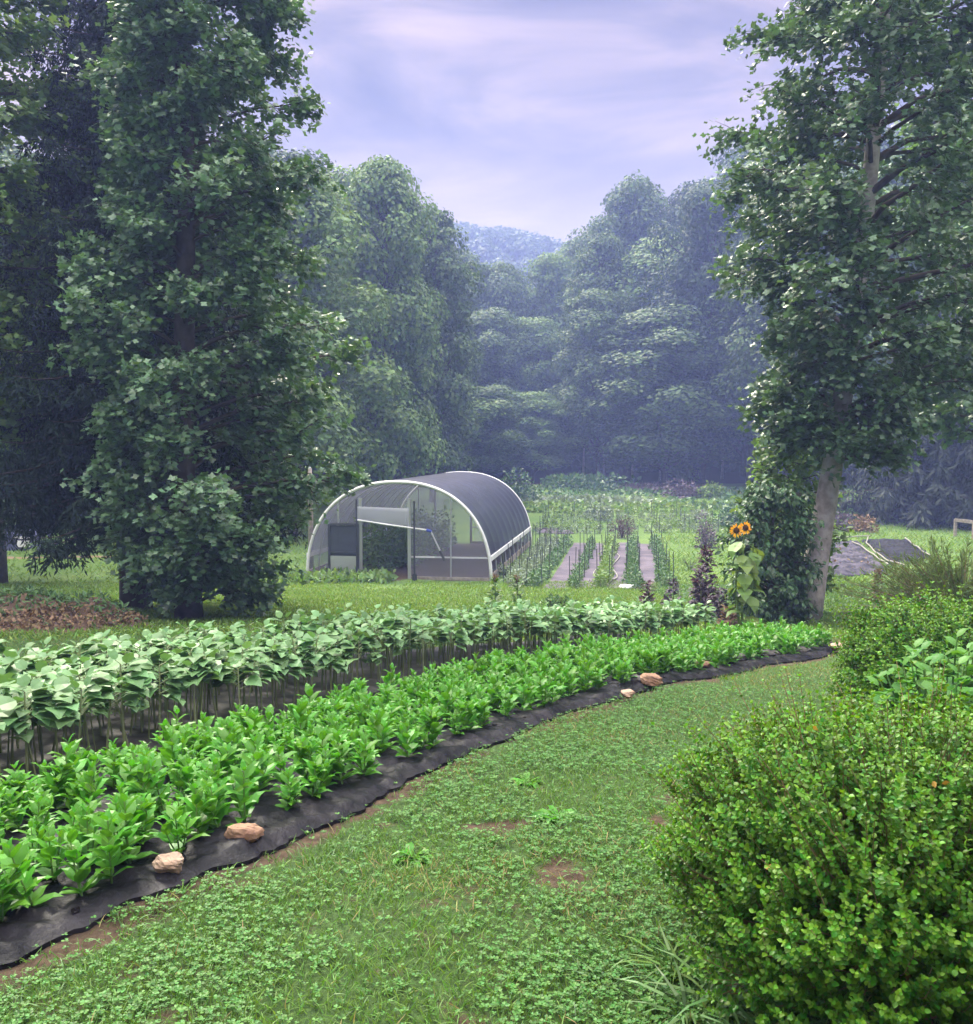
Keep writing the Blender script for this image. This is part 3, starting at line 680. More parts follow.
# end walls of clear film with the doorway left open
def endwall(a, d0, d1, dh, name):
    mb = MB(); n = 60; l, h = arch(200); ls_ = np.unique(np.concatenate([np.linspace(.02, TW - .02, n), [d0, d0 + 1e-3, d1, d1 + 1e-3]]))
    hs = np.interp(ls_, l, h) - .03
    for i in range(len(ls_) - 1):
        mid = (ls_[i] + ls_[i + 1]) / 2; b0 = dh if d0 < mid < d1 else .02
        rows = np.linspace(0, 1, 8)
        for j in range(7):
            z = lambda q, k: b0 + (hs[k] - b0) * q
            off = lambda k, q: a + .02 * math.sin(ls_[k] * 3.1 + q * 4)
            mb.add([tunpt(ls_[i], off(i, rows[j]), z(rows[j], i)), tunpt(ls_[i + 1], off(i + 1, rows[j]), z(rows[j], i + 1)),
                    tunpt(ls_[i + 1], off(i + 1, rows[j + 1]), z(rows[j + 1], i + 1)), tunpt(ls_[i], off(i, rows[j + 1]), z(rows[j + 1], i))], [[0, 1, 2, 3]])
    return mb.build(name, M['film'], hh, smooth=True)
D0, D1, DH = 2.75, 4.42, 1.98
endwall(0, D0, D1, DH, 'end_wall_film')
endwall(TLEN, 2.6, 4.0, 2.0, 'end_wall_film')
for a in (0, TLEN):
    for l in (D0, D1):
        MB().box(tunpt(l, a, 1.35), (.1, .09, 2.7), ux=TL3, uy=TA3).build('door_post', M['galv'], hh)
    for l in (1.35, 5.2):
        top = float(np.interp(l, *arch(200)))
        MB().box(tunpt(l, a + .03, top / 2), (.045, .045, top - .06), ux=TL3, uy=TA3).build('wall_stud', M['galv'], hh)
    MB().box(tunpt(1.4, a + .03, .75), (2.6, .04, .05), ux=TL3, uy=TA3).build('wall_rail', M['white'], hh)
    MB().box(tunpt(1.4, a, .05), (2.7, .07, .1), ux=TL3, uy=TA3).build('sill_board', M['wood'], hh)
# rolled door flap on its slanting pole and the crank hanging off its end
fl = np.zeros((14, 6, 3))
for i in range(14):
    for j in range(6):
        u_, w_ = i / 13, j / 5
        bot = 1.98 - .26 * u_ - .0; top = 2.42 - .05 * u_
        fl[i, j] = tunpt(4.5 - 1.75 * u_, -.09 - .02 * math.sin(w_ * 3) - .012 * math.sin(i * 1.9 + j * 1.3), top + (bot - top) * w_)
f_ = MB().grid(fl).build('door_flap', M['filmflap'], hh, smooth=True)
f_.modifiers.new('thick', 'SOLIDIFY').thickness = .01
MB().tube([tunpt(4.55, -.14, 1.98), tunpt(3.4, -.15, 1.82), tunpt(2.05, -.17, 1.66)], .028, 8).build('roll_bar', M['white'], hh, smooth=True)
ck = MB().tube([tunpt(2.12, -.17, 1.67), tunpt(1.95, -.19, 1.62)], .05, 8).build('crank_head', M['blue'], hh)
MB().tube([tunpt(1.97, -.2, 1.62), tunpt(1.55, -.25, .78)], .026, 8).build('crank_pole', M['galv'], hh)
MB().tube([tunpt(1.66, -.25, 1.0), tunpt(1.5, -.27, .68)], .045, 8).build('crank_grip', M['greenpost'], hh)
# dark framed side door on the left of the opening
dp = MB().box(tunpt(5.0, -.05, .9), (.95, .04, 1.75), ux=TL3, uy=TA3).build('side_door', mat('door_netting', (.05, .06, .075), .7, .3, 0, 0, alpha=.75), hh)
fr = MB()
for l in (4.5, 5.5): fr.box(tunpt(l, -.075, .9), (.07, .06, 1.85), ux=TL3, uy=TA3)
for z in (.03, .85, 1.8): fr.box(tunpt(5.0, -.078, z + .02), (.93, .05, .06), ux=TL3, uy=TA3)
fr.build('door_frame', M['greenpost'], dp)
MB().box(tunpt(5.0, -.085, .45), (.9, .02, .6), ux=TL3, uy=TA3).build('door_panel', M['galv'], dp)

# tall steel posts in front of the opening, the grey pole on the left and short posts along the open side
for (px, py, h, lab) in ((357, 584, 2.75, 'tall thin dark steel post left of the tunnel doorway'), (414.5, 586, 2.7, 'tall thin dark steel post right of the tunnel doorway')):
    p = unp(px, py - 5); o = empty('steel_post', p, lab, 'post', 'steel posts at the tunnel doorway')
    MB().box((0, 0, h / 2 - .1), (.055, .022, h)).box((0, -.03, h / 2 - .1), (.012, .045, h - .02)).build('shaft', M['greenpost'], o)
    MB().box((0, .018, .12), (.16, .006, .2)).build('anchor_plate', M['greenpost'], o)
p = np.array([-6.35, 34.3]); o = empty('timber_pole', up_(*p, -.1), 'weathered grey timber pole standing by the left shoulder of the tunnel', 'pole')
MB().tube([(0, 0, 0), (.02, 0, 2), (0, 0, 3.75)], [.1, .09, .08], 10).build('shaft', M['wood'], o, smooth=True)
MB().tube([(0, 0, 3.752), (0, 0, 3.78)], [.085, .07], 10).build('cap', M['galv'], o)
for i, a in enumerate(np.arange(.7, TLEN, 1.15)):
    q = tun(-.32, a, 0); o = tag(MB().tube([(0, 0, -.1), (0, 0, .92 + .12 * (i % 3))], .016, 6).build('side_stake', M['stake'], loc=(q[0], q[1], float(gz(q[0], q[1])))), f'short dark stake, {ORD[i]} from the doorway along the open side of the tunnel', 'stake', 'stakes along the side of the tunnel')

# low plants and tall tomatoes inside the tunnel
def bushy(n, w, h, ls, T, r, up=.5, low=0.05, dome=True):
    mb = MB(); d = nrm(r.normal(size=(n, 3))); d[:, 2] = np.abs(d[:, 2]); q = r.random((n, 1)) ** .4
    P = d * q * np.array([w, w, h]) + [0, 0, low]
    nn = nrm(d * .6 + r.normal(0, .45, (n, 3)) + [0, 0, up]); scatter(mb, T, P, basis(nrm(d * [1, 1, .4] + r.normal(0, .5, (n, 3))), nn), r.uniform(.6, 1.2, n) * ls)
    return mb
r = np.random.default_rng(50)
TOM = [bushy(170, .36, 1.75, .2, leafS(.3), r).mesh('foliage', M['leaf_light']) for _ in range(3)]
LOWP = [bushy(60, .3, .4, .16, leafS(.3), r).mesh('foliage', M['row_a']) for _ in range(3)]
STEM1 = MB().tube([(0, 0, 0), (0, 0, 1.5)], [.02, .01], 5).mesh('stem', M['sunstem'])
STEM0 = MB().tube([(0, 0, 0), (0, 0, .3)], [.015, .01], 5).mesh('stem', M['sunstem'])
for i, l in enumerate((3.6, 4.5, 5.35)):
    for j, a in enumerate(np.arange(3.2 if i == 0 else 1.6, 11, 1.1)):
        q = tun(l, a); o = empty('tomato_plant', (q[0], q[1], float(gz(q[0], q[1]))), 'tall dark leafy crop plant growing inside the tunnel behind the doorway', 'plant', 'tall crop inside the tunnel', r.uniform(0, 6))
        share('foliage', TOM[(i + j) % 3], o); share('stem', STEM1, o)
for j, a in enumerate(np.arange(1.4, 6, .8)):
    q = tun(4.0, a); o = empty('seedling', (q[0], q[1], float(gz(q[0], q[1]))), 'low green plant beside the earth aisle inside the tunnel', 'plant', 'low plants inside the tunnel', r.uniform(0, 6))
    share('foliage', LOWP[j % 3], o); share('stem', STEM0, o)
# weeds before the left corner
r = np.random.default_rng(51); mb = MB()
n = 1500; X = r.uniform(-6.6, -3.1, n); Y = 30.6 + .5 * r.normal(size=n) - .12 * (X + 3) ; w_ = vnoise(X, Y, .5, 3)
nn = nrm(r.normal(0, .4, (n, 3)) + [0, 0, .5]); P = np.stack([X, Y, gz(X, Y) + r.random(n) * .35 * w_], -1)
scatter(mb, leafT(.22, .03, .2), P, basis(nrm(r.normal(0, 1, (n, 3)) + [0, 0, 1.2]), nn), r.uniform(.12, .3, n))
tag(mb.build('weeds', M['leaf_light']), 'rank green weeds in front of the left corner of the tunnel', 'weeds', kind='stuff')

# ------------------------------------------------------------------ garden rows behind the tunnel
DIRR = nrm(np.array([2.3, 15.2]))
def gl(px, along): # a line starting where the photo column px meets the near end of the plot
    p = unp(px, 587)[:2]; return p + DIRR * along
SH = lambda p, w, along: p + np.array([DIRR[1], -DIRR[0]]) * w
names = ['narrow', 'wide', 'wide', 'broad']
FABX = (557, 586.5, 617, 650)
for i, px in enumerate(FABX):
    wdt = (.78, .7, .72, .85)[i]
    fn = lambda U, V, px=px, wdt=wdt: ((gl(px, -.8)[0] + DIRR[0] * 16.2 * U + DIRR[1] * wdt * (V - .5)), (gl(px, -.8)[1] + DIRR[1] * 16.2 * U - DIRR[0] * wdt * (V - .5)))
    tag(sheet(fn, 60, 6, 'landscape_fabric', M['fabric'], .02, rumple=.02, seed=i), f'faded greyish purple fabric strip, {ORD[i]} aisle from the tunnel between planted rows', 'fabric strip', 'fabric aisles between the garden rows')
r = np.random.default_rng(60)
CROP = {k: [(bushy(95, .24, .55, .14, leafS(.3), r).mesh('foliage', M[k])) for _ in range(3)] for k in ('row_a', 'row_b', 'row_c')}
def crop(x, y, k, s, label, group, rz, name='crop_plant'):
    o = empty(name, (x, y, float(gz(x, y))), label, 'plant', group, rz); share('foliage', CROP[k][int(rz * 7) % 3], o); share('stem', STEM0, o); o.scale = (s, s, s)
ROWPX = ((503, 'row_b'), (519, 'row_b'), (535, 'row_a'), (573, 'row_a'), (602, 'row_c'), (633, 'row_a'), (667, 'row_a'))
STK = MB().tube([(0, 0, -.15), (0, 0, 1.05)], .014, 5).mesh('garden_stake', M['stake'])
sk = 0
for i, (px, k) in enumerate(ROWPX):
    for j, al in enumerate(np.arange(-.55, 15.4, .47)):
        if i == 0 and al < 1.2: continue
        p = gl(px, al); x, y = p + r.normal(0, .06, 2)
        crop(x, y, k, r.uniform(.6, .95) * (1.0 if i != 3 else .8), f'small leafy crop plant in the {ORD[i]} planted row from the tunnel', f'crop plants of the {ORD[i]} row', r.uniform(0, 6.28))
    for j, al in enumerate(np.arange(.1, 15.4, 1.55)):
        for sd_ in ((-.2,) if j % 2 else (.2,)):
            p = SH(gl(px, al + r.uniform(-.15, .15)), sd_, 0); o = bpy.data.objects.new('garden_stake', STK); COL.objects.link(o); o.location = up_(p[0], p[1]); o.rotation_euler = (r.normal(0, .03), r.normal(0, .03), 0); o.scale = (1, 1, r.uniform(.8, 1.1))
            tag(o, f'thin dark stake holding up the {ORD[i]} planted row from the tunnel', 'stake', f'stakes of the {ORD[i]} garden row')
# plot across, further back
for i, y0 in enumerate((48.5, 51.0, 53.6, 56.4)):
    for j, x in enumerate(np.arange(2.9, 12.6, .62)):
        x = x + (y0 - 50) * .12 + r.normal(0, .08); y = y0 + .1 * x + r.normal(0, .1)
        crop(x, y, 'row_b' if i % 2 == 0 else 'row_c', r.uniform(.75, 1.1), f'grey green crop plant in the {ORD[i]} cross row behind the fabric aisles', f'crop plants of the {ORD[i]} cross row', r.uniform(0, 6.28))
    for j, x in enumerate(np.arange(2.9, 12.6, 1.55)):
        x = x + (y0 - 50) * .12; y = y0 + .1 * x - .35; o = bpy.data.objects.new('garden_stake', STK); COL.objects.link(o); o.location = up_(x, y); o.scale = (1.1, 1.1, .9)
        tag(o, f'thin stake along the {ORD[i]} cross row behind the fabric aisles', 'stake', f'stakes of the {ORD[i]} cross row')
for i, (px, py, w_, d_) in enumerate(((548, 531, 1.2, 1.0), (563, 532, 1.0, .8))):
    p = unp(px, py); fn = lambda U, V, p=p, w_=w_, d_=d_: (p[0] + w_ * (U - .5), p[1] + d_ * (V - .5) * 2.6)
    tag(sheet(fn, 12, 12, 'ground_cloth', M['fabric'], .02), ('bright patch of bare ground cloth beside the tunnel end', 'second patch of ground cloth among the grey green plants')[i], 'cloth')
# field cover further back: bands of mixed low greens
for i, (y0, y1, x0, x1, m_, hgt, n, lab) in enumerate(((59, 64, 1.5, 17, 'row_c', .5, 2600, 'low yellow green crop band beyond the cross rows'), (64.5, 69, 0, 12, 'row_b', .45, 2000, 'greyish low crop band below the far shrubs'),
        (69.5, 76, -2, 22, 'row_a', .5, 3000, 'low mixed greens reaching to the forest edge'), (60, 68, 12.5, 19, 'row_a', .35, 1200, 'patchy low greens right of the garden'))):
    mb = MB(); X = r.uniform(x0, x1, n); Y = r.uniform(y0, y1, n); hN = vnoise(X, Y, .9, i) ; k = hN > .45; X, Y, hN = X[k], Y[k], hN[k]; n = len(X)
    P = np.stack([X, Y, gz(X, Y) + hgt * .4 * hN * r.random(n)], -1); nn = nrm(r.normal(0, .5, (n, 3)) + [0, 0, 1])
    scatter(mb, leafS(.42), P, basis(nrm(r.normal(0, 1, (n, 3)) + [0, 0, .4]), nn), r.uniform(.18, .42, n))
    tag(mb.build('ground_cover', M[m_]), lab, 'low greens', kind='stuff')

def shrub(px, py, w, h, ls, m_, label, n=500, name='shrub', cat='shrub', group=None, T=None, tall=False, xy=None, up=.5):
    q = unp(px, py) if xy is None else up_(*xy); rr = np.random.default_rng(int(px * 7 + py))
    o = empty(name, (q[0], q[1], float(gz(q[0], q[1]))), label, cat, group)
    mb = MB(); nc = 14; k = n // nc
    for i in range(nc):
        d = nrm(rr.normal(size=3)); d[2] = abs(d[2]); c = d * np.array([w, w, h]) * rr.uniform(.45, .8)
        dd = nrm(rr.normal(size=(k, 3))); P = c + dd * np.array([w, w, h * .8]) * .42 * rr.random((k, 1)) ** .33; P[:, 2] = np.maximum(P[:, 2], .04)
        nn = nrm(dd * .7 + rr.normal(0, .4, (k, 3)) + [0, 0, up]); scatter(mb, T or leafS(.32), P, basis(nrm(dd + rr.normal(0, .6, (k, 3))), nn), rr.uniform(.6, 1.2, k) * ls)
    mb.build('foliage', M[m_], o)
    st = MB()
    for i in range(5):
        a = i * 1.26; st.tube([(0, 0, -.03), (w * .25 * math.cos(a), w * .25 * math.sin(a), h * .4), (w * .5 * math.cos(a), w * .5 * math.sin(a), h * .75)], [.02 + .01 * w, .015, .006], 5)
    st.build('stem', M['bark_dark'], o)
    return o
shrub(513, 500, 2.0, 2.1, .26, 'bluegreen', 'rounded green shrub just beyond the rear of the tunnel', 1300)
shrub(592, 487, 4.2, 1.5, .4, 'bluegreen', 'wide green shrub at the foot of the forest above the garden', 1500)
shrub(568, 488, 2.2, 1.1, .4, 'row_a', 'lower light shrub left of the wide one at the forest foot', 700)
shrub(684, 481, 1.8, 1.7, .35, 'leaf_far2', 'small green shrub at the forest edge right of the thin stems', 600)
shrub(685, 497, 1.7, 1.3, .3, 'purplegrey', 'grey purple shrub in the far field', 700)
shrub(709, 498, 1.2, 1.3, .26, 'row_c', 'bright green shrub right of the grey purple one', 600)
shrub(655, 490, 3.2, .6, .3, 'purplegrey', 'low dusky patch of plants before the forest', 600)
shrub(735, 526, 1.35, 1.25, .22, 'bluegreen', 'round dark blue green shrub behind the sunflower', 900)
shrub(758, 520, 1.0, 1.6, .22, 'leaf_light', 'light green shrub between the round dark shrub and the leaning tree', 700)
shrub(705, 548, .5, 1.55, .13, 'purplegrey', 'upright grey purple plant on the lawn right of the garden rows', 700, name='basil_plant', cat='plant')
shrub(622, 538, .7, 1.35, .2, 'purple', 'dark reddish spiky plant at the far end of the aisles', 500, name='spiky_plant', cat='plant', T=leafS(.08), up=0)
shrub(603, 520, 1.2, .9, .25, 'row_b', 'greyish bush among the far garden stakes', 400)
shrub(700, 522, 1.0, .7, .22, 'row_b', 'low bush right of the staked cross rows', 400)
shrub(557, 611, .48, .36, .09, 'row_a', 'small dark green bush on the lawn above the pale bed', 420)
shrub(690, 570, .6, .55, .12, 'leaf_light', 'loose grassy clump on the lawn behind the purple plants', 360, T=leafS(.09))
shrub(840, 531, .8, 1.1, .18, 'purplegrey', 'grey weedy bush behind the left tarp', 500)
shrub(861, 532, .95, .85, .2, 'brownleaf', 'brownish grey bush at the top of the dark tarp', 500)
shrub(505, 575, .5, .4, .12, 'row_b', 'low grey green plant at the near corner of the tunnel side', 260)
shrub(60, 553, 1.6, .7, .25, 'leaf_light', 'light green bush behind the dirt path', 500)
shrub(835, 518, 1.6, .8, .25, 'row_a', 'small green bush far behind the leaning trunk', 400)
shrub(880, 505, 3.0, 1.6, .35, 'leaf_far2', 'green thicket left of the hemlock', 900)
shrub(905, 522, 1.5, .8, .3, 'row_a', 'low green bush at the foot of the hemlock', 400)
# white lid at the near end of an aisle
p = unp(628, 588.5); tag(MB().tube([(0, 0, .0), (0, 0, .05), (0, 0, .09), (0, 0, .1)], [.24, .27, .25, .05], 20).build('tub_lid', M['white'], loc=tuple(p)), 'round white lid lying at the near end of the third aisle', 'lid')
# irrigation hoses down the aisles
for i, (px, off) in enumerate(((594, .12), (610, -.12))):
    P = []
    for al in np.linspace(-.2, 14, 60):
        q = SH(gl(px, al), off * math.sin(al * 1.1 + i) + (.05 if i else -.05), 0); P.append(up_(q[0], q[1], .06))
    tag(MB().tube(P, .022, 6).build('garden_hose', M['hose'], smooth=True), ('pale hose winding down the second fabric aisle', 'pale hose winding along the edge of the third fabric aisle')[i], 'hose')

# ------------------------------------------------------------------ tarps on the right
def quad(c):
    c = [unp(*q)[:2] for q in c]
    return lambda U, V: tuple((1 - U) * (1 - V) * c[0][k] + U * (1 - V) * c[1][k] + U * V * c[2][k] + (1 - U) * V * c[3][k] for k in (0, 1))
tag(sheet(quad([(815, 578), (888, 574), (858, 542), (812, 545)]), 50, 50, 'ground_tarp', M['tarp_grey'], .03, rumple=.22, seed=5), 'crumpled bluish grey tarp with scattered debris, left of the dark one', 'tarp')
tag(sheet(quad([(892, 566), (931, 558), (908, 541), (861, 541)]), 50, 50, 'ground_tarp', M['tarp'], .03, rumple=.2, seed=8), 'dark flat tarp with pale hoses over it, right of the grey one', 'tarp')
for i, pts in enumerate(([(868, 541), (866, 547), (874, 556), (888, 566), (905, 571)], [(905, 542), (913, 549), (922, 556), (933, 562)], [(826, 541), (850, 541), (870, 540)], [(852, 546), (868, 556), (888, 570)])):
    P = np.array([unp(*q) for q in pts]); tt_ = np.linspace(0, 1, len(P)); T_ = np.linspace(0, 1, 40)
    X, Y = np.interp(T_, tt_, P[:, 0]), np.interp(T_, tt_, P[:, 1])
    tag(MB().tube(np.stack([X, Y, gz(X, Y) + .2], -1), .03, 6).build('irrigation_pipe', M['hose'], smooth=True),
        ('pale pipe curving over the middle of the dark tarp', 'pale pipe over the right end of the dark tarp', 'pale pipe along the top edge of the tarps', 'dull pipe along the seam between the two tarps')[i], 'pipe')
r = np.random.default_rng(70); mb = MB()
P = []
for i in range(70):
    q = unp(r.uniform(822, 880), r.uniform(552, 575)); P.append([q[0], q[1], q[2] + .14])
scatter(mb, leafS(.4), np.array(P), basis(r.normal(size=(70, 3)), np.tile([0, 0, 1.], (70, 1))), r.uniform(.06, .16, 70))
tag(mb.build('dead_leaves', M['brownleaf']), 'dead leaves and scraps strewn on the grey tarp', 'leaf litter', kind='stuff')
# strip of black film showing below the tarps
tag(sheet(quad([(838, 618), (900, 603), (905, 597), (842, 611)]), 40, 12, 'weed_barrier', M['tarp_grey'], .03, rumple=.05, seed=3), 'narrow strip of grey weed barrier beside the brown seed stalk', 'weed barrier')
# rail fence at the right edge
q0 = unp(955, 537); q1 = unp(985, 541)
fe = empty('rail_fence', tuple(q0), 'low weathered wooden rail fence at the right edge of the meadow', 'fence')
for i in range(4):
    pp = (q1 - q0) * i * .62; x, y = q0[0] + pp[0], q0[1] + pp[1]; z = float(gz(x, y)) - q0[2]
    MB().box((pp[0], pp[1], z + .42), (.12, .12, .95)).build('post', M['wood'], fe)
pp = (q1 - q0) * 1.9
MB().box(tuple(pp / 2 + [0, -.09, .84]), (float(np.linalg.norm(pp)) + .2, .06, .16), ux=nrm(pp), uy=nrm(np.cross([0, 0, 1], pp))).build('rail', M['wood'], fe)
# dark covered stack at the left edge
q = unp(8, 551); o = empty('covered_stack', (q[0] - .6, q[1] + 1, q[2]), 'low stack wrapped in dark blue tarpaulin beside the dirt path', 'covered stack')
U, V = np.meshgrid(np.linspace(-1, 1, 40), np.linspace(-1, 1, 24), indexing='ij')
hgt = .82 * np.clip((1 - np.abs(U) ** 8) * (1 - np.abs(V) ** 8), 0, 1) ** .35 * (1 + .12 * np.sin(U * 4)); hgt = hgt + .12 * (vnoise(U + 3, V, .15, 3) - .5) * (hgt > .1)
MB().grid(np.stack([U * 1.9, V * .9, hgt], -1)).build('cover', M['bluetarp'], o, smooth=True)
MB().box((1.25, -.93, .56), (.9, .05, .1)).box((1.25, -.945, .3), (.55, .03, .28)).build('end_board', M['white'], o)

# ------------------------------------------------------------------ compost heap
q = unp(40, 632); ch = empty('compost_heap', (q[0] - .55, q[1] + .9, float(gz(q[0] - .55, q[1] + .9))), 'heap of brown dead leaves and pulled weeds on the lawn by the left edge', 'compost heap')
hf = lambda x, y: .56 * np.exp(-(x / 1.15) ** 2 - (y / .75) ** 2) * (.9 + .25 * vnoise(x + 9, y + 9, .3, 2)) + .25 * np.exp(-((x - 1.15) / .4) ** 2 - ((y + .1) / .4) ** 2) + .4 * np.exp(-((x + 1.5) / .8) ** 2 - (y / .8) ** 2)
U, V = np.meshgrid(np.linspace(-2.6, 2.0, 70), np.linspace(-1.6, 1.6, 50), indexing='ij')
MB().grid(np.stack([U, V, hf(U, V) + (gz(U + q[0] - .55, V + q[1] + .9) - ch.location[2]) - .03], -1)).build('mound', M['soilheap'], ch, smooth=True)
r = np.random.default_rng(80)
def heap(n, cond, T, ls, m_, nm):
    X = r.uniform(-2.4, 1.7, n); Y = r.uniform(-1.4, 1.2, n); Hh = hf(X, Y); k = (Hh > .06) & cond(X, Y, Hh); X, Y, Hh = X[k], Y[k], Hh[k]; n = len(X)
    P = np.stack([X, Y, Hh + .0 + gz(X + q[0] - .55, Y + q[1] + .9) - ch.location[2] + r.uniform(-.01, .04, n)], -1); nn = nrm(r.normal(0, .6, (n, 3)) + [0, -.3, 1])
    mb = MB(); scatter(mb, T, P, basis(r.normal(size=(n, 3)), nn), r.uniform(.6, 1.3, n) * ls); mb.build(nm, M[m_], ch)
heap(6000, lambda X, Y, Hh: (Hh < .30 + .10 * np.sin(X * 3)) & (Y < .5), leafT(.3, .12, .2), .075, 'brownleaf', 'dead_leaves')
heap(5200, lambda X, Y, Hh: (Hh > .26 + .08 * np.sin(X * 3)) | (r.random(len(X)) < .15), leafS(.18), .11, 'row_a', 'pulled_weeds')

# ------------------------------------------------------------------ the two beds
r = np.random.default_rng(90)
tag(sheet(lambda U, V: bed(.05 + U * (ELEN - .7), -.02 + V * 1.52 + (.04 * np.sin(U * 40) + .05 * (vnoise(U * 40, V * 0, .5, 6) - .5) + .03 * (vnoise(U * 140, V * 0, .5, 7) - .5)) * (1 - V)), 520, 80, 'mulch_film', M['mulch'], .018, rumple=.03, seed=11, wr=.06), 'wrinkled black plastic mulch film under the bright green leafy row', 'mulch film')
tag(sheet(lambda U, V: bed(.05 + U * (ELEN - .6), 1.62 + V * 1.95), 220, 30, 'mulch_film', M['mulch_sun'], .022, rumple=.03, seed=15), 'dusty dark mulch film under the pale broad-leaved row', 'mulch film')

LZ = leafT(.25, .05, .16); LSN = leafT(.46, .07, .2)
def zinnia(seed):
    r = np.random.default_rng(seed); H = r.uniform(.19, .27); st = MB(); lf = MB(); bx, by = r.normal(0, .02, 2)
    nst = int(r.integers(2, 4))
    for b_ in range(nst):
        a0 = r.uniform(0, 6.28); off = .0 if b_ == 0 else .05; hb = H * (1 if b_ == 0 else r.uniform(.65, .9))
        tipx = np.array([bx + math.cos(a0) * off, by + math.sin(a0) * off])
        pth = np.array([[0, 0, 0], [tipx[0] * .6, tipx[1] * .6, hb * .5], [tipx[0], tipx[1], hb]]); st.tube(pth, [.0045, .0035, .0025], 5)
        nn_ = int(hb / .034)
        for k in range(1, nn_ + 1):
            f = k / nn_; z = hb * f; c = np.array([np.interp(z, pth[:, 2], pth[:, 0]), np.interp(z, pth[:, 2], pth[:, 1]), z])
            for sg in (0, math.pi):
                a = a0 + k * 1.57 + sg + r.normal(0, .25); el = math.radians(r.uniform(8, 40) + 28 * f)
                d = np.array([math.cos(a) * math.cos(el), math.sin(a) * math.cos(el), math.sin(el)])
                L_ = (.075 + .038 * math.sin(math.pi * min(.95, f * .85 + .12))) * r.uniform(.8, 1.15) * (.62 if f > .93 else 1)
                scatter(lf, LZ, [c], basis(d[None], nrm(np.array([[-math.cos(a) * .7, -math.sin(a) * .7, 1.]]) + r.normal(0, .15, (1, 3)))), [L_])
    return st.mesh('stem', M['zinnia_stem']), lf.mesh('leaves', M['zinnia'])
ZP = [zinnia(200 + i) for i in range(10)]
def sunp(seed):
    r = np.random.default_rng(seed); H = r.uniform(.38, .49); st = MB(); lf = MB(); a0 = r.uniform(0, 6.28); tip = r.normal(0, .025, 2)
    pth = np.array([[0, 0, 0], [tip[0] * .5, tip[1] * .5, H * .5], [tip[0], tip[1], H]]); st.tube(pth, [.0065, .0055, .004], 5)
    for k in range(13):
        f = .64 + .36 * k / 12; z = H * f; a = a0 + k * (math.pi if k % 2 else 1.57) + r.normal(0, .3); c = np.array([tip[0] * f, tip[1] * f, z])
        pl = .05 * (1.15 - f) / .6 + .02; e = c + np.array([math.cos(a) * pl, math.sin(a) * pl, pl * .5]); st.tube([c, e], [.0025, .002], 3)
        el = math.radians(r.uniform(-20, 16) + (45 if k >= 11 else 0)); d = np.array([math.cos(a) * math.cos(el), math.sin(a) * math.cos(el), math.sin(el)])
        L_ = r.uniform(.095, .14) * (.6 if k >= 11 else 1)
        scatter(lf, LSN, [e], basis(d[None], nrm(np.array([[math.cos(a) * .1, math.sin(a) * .1, 1.]]) + r.normal(0, .2, (1, 3)))), [L_])
    return st, lf
SPB = [sunp(300 + i) for i in range(10)]
SP = [(a.mesh('stem', M['sunstem']), b_.mesh('leaves', M['sunleaf'])) for a, b_ in SPB]

def plantbed(slots, protos, name, label, cat, group, restlabel, restname, keep=300, smin=.78, smax=1.2, mats=None):
    slots = sorted(slots, key=lambda q: q[0] ** 2 + q[1] ** 2)
    rest = MB()
    for i, (x, y, ri) in enumerate(slots):
        k = int(r.integers(0, len(protos))); s = r.uniform(smin, smax) * (.88 if name[0] == 'z' else .97 - .008 * max(0, y - 5)); rz = r.uniform(0, 6.28); tx, ty = r.normal(0, .07, 2)
        if i < keep:
            o = empty(name, (x, y, float(gz(x, y)) + .02), label + f', {ORD[ri]} line from the film edge', cat, group, rz); o.rotation_euler = (tx, ty, rz); o.scale = (s, s, s)
            share('stem', protos[k][0], o); share('leaves', protos[k][1], o)
        else:
            c, sn = math.cos(rz) * s, math.sin(rz) * s
            for pi in (0, 1):
                me = protos[k][pi]; n = len(me.vertices); V = np.zeros(n * 3, 'f4'); me.vertices.foreach_get('co', V); V = V.reshape(-1, 3)
                W = np.stack([V[:, 0] * c - V[:, 1] * sn + x, V[:, 0] * sn + V[:, 1] * c + y, V[:, 2] * s + float(gz(x, y)) + .02], -1)
                tris = [p for p in me.polygons]; 
                by = {}
                for p in tris: by.setdefault(len(p.vertices), []).append(list(p.vertices))
                base = rest.n; first = True
                rest.V.append(W)
                for kk, Fl in by.items(): rest.F.setdefault((kk, pi), []).append(np.array(Fl) + base)
                rest.n += len(W)
    if rest.n: tag(rest.build(restname, mats), restlabel, 'bed plants', kind='stuff')
slots = []
for ri, t_ in enumerate((.20, .38, .56, .74, .92, 1.08, 1.22)):
    for s_ in np.arange(.1, ELEN - .85, .138):
        if r.random() < .04 or (t_ < .3 and s_ > 3.2 and r.random() < .35): continue
        x, y = bed(s_ + r.normal(0, .02), t_ + r.normal(0, .025)); slots.append((float(x), float(y), ri))
plantbed(slots, ZP, 'zinnia_plant', 'bright green lance-leaved young plant of the near bed', 'plant', 'bright green plants of the near bed', 'far end of the bright green row, plants too dense to count', 'zinnia_foliage', mats=[M['zinnia_stem'], M['zinnia']])
slots = []
for ri, t_ in enumerate((1.74, 1.86, 2.0, 2.16, 2.34, 2.52, 2.72, 2.92, 3.12, 3.3)):
    for s_ in np.arange(.0, ELEN - .75, .12):
        if r.random() < .06: continue
        x, y = bed(s_ + r.normal(0, .025), t_ + r.normal(0, .03)); slots.append((float(x), float(y), ri))
plantbed(slots, SP, 'sunflower_seedling', 'pale broad-leaved plant on a bare stem', 'plant', 'pale broad-leaved plants of the middle bed', 'dense farther part of the pale broad-leaved bed', 'sunflower_foliage', mats=[M['sunstem'], M['sunleaf']])

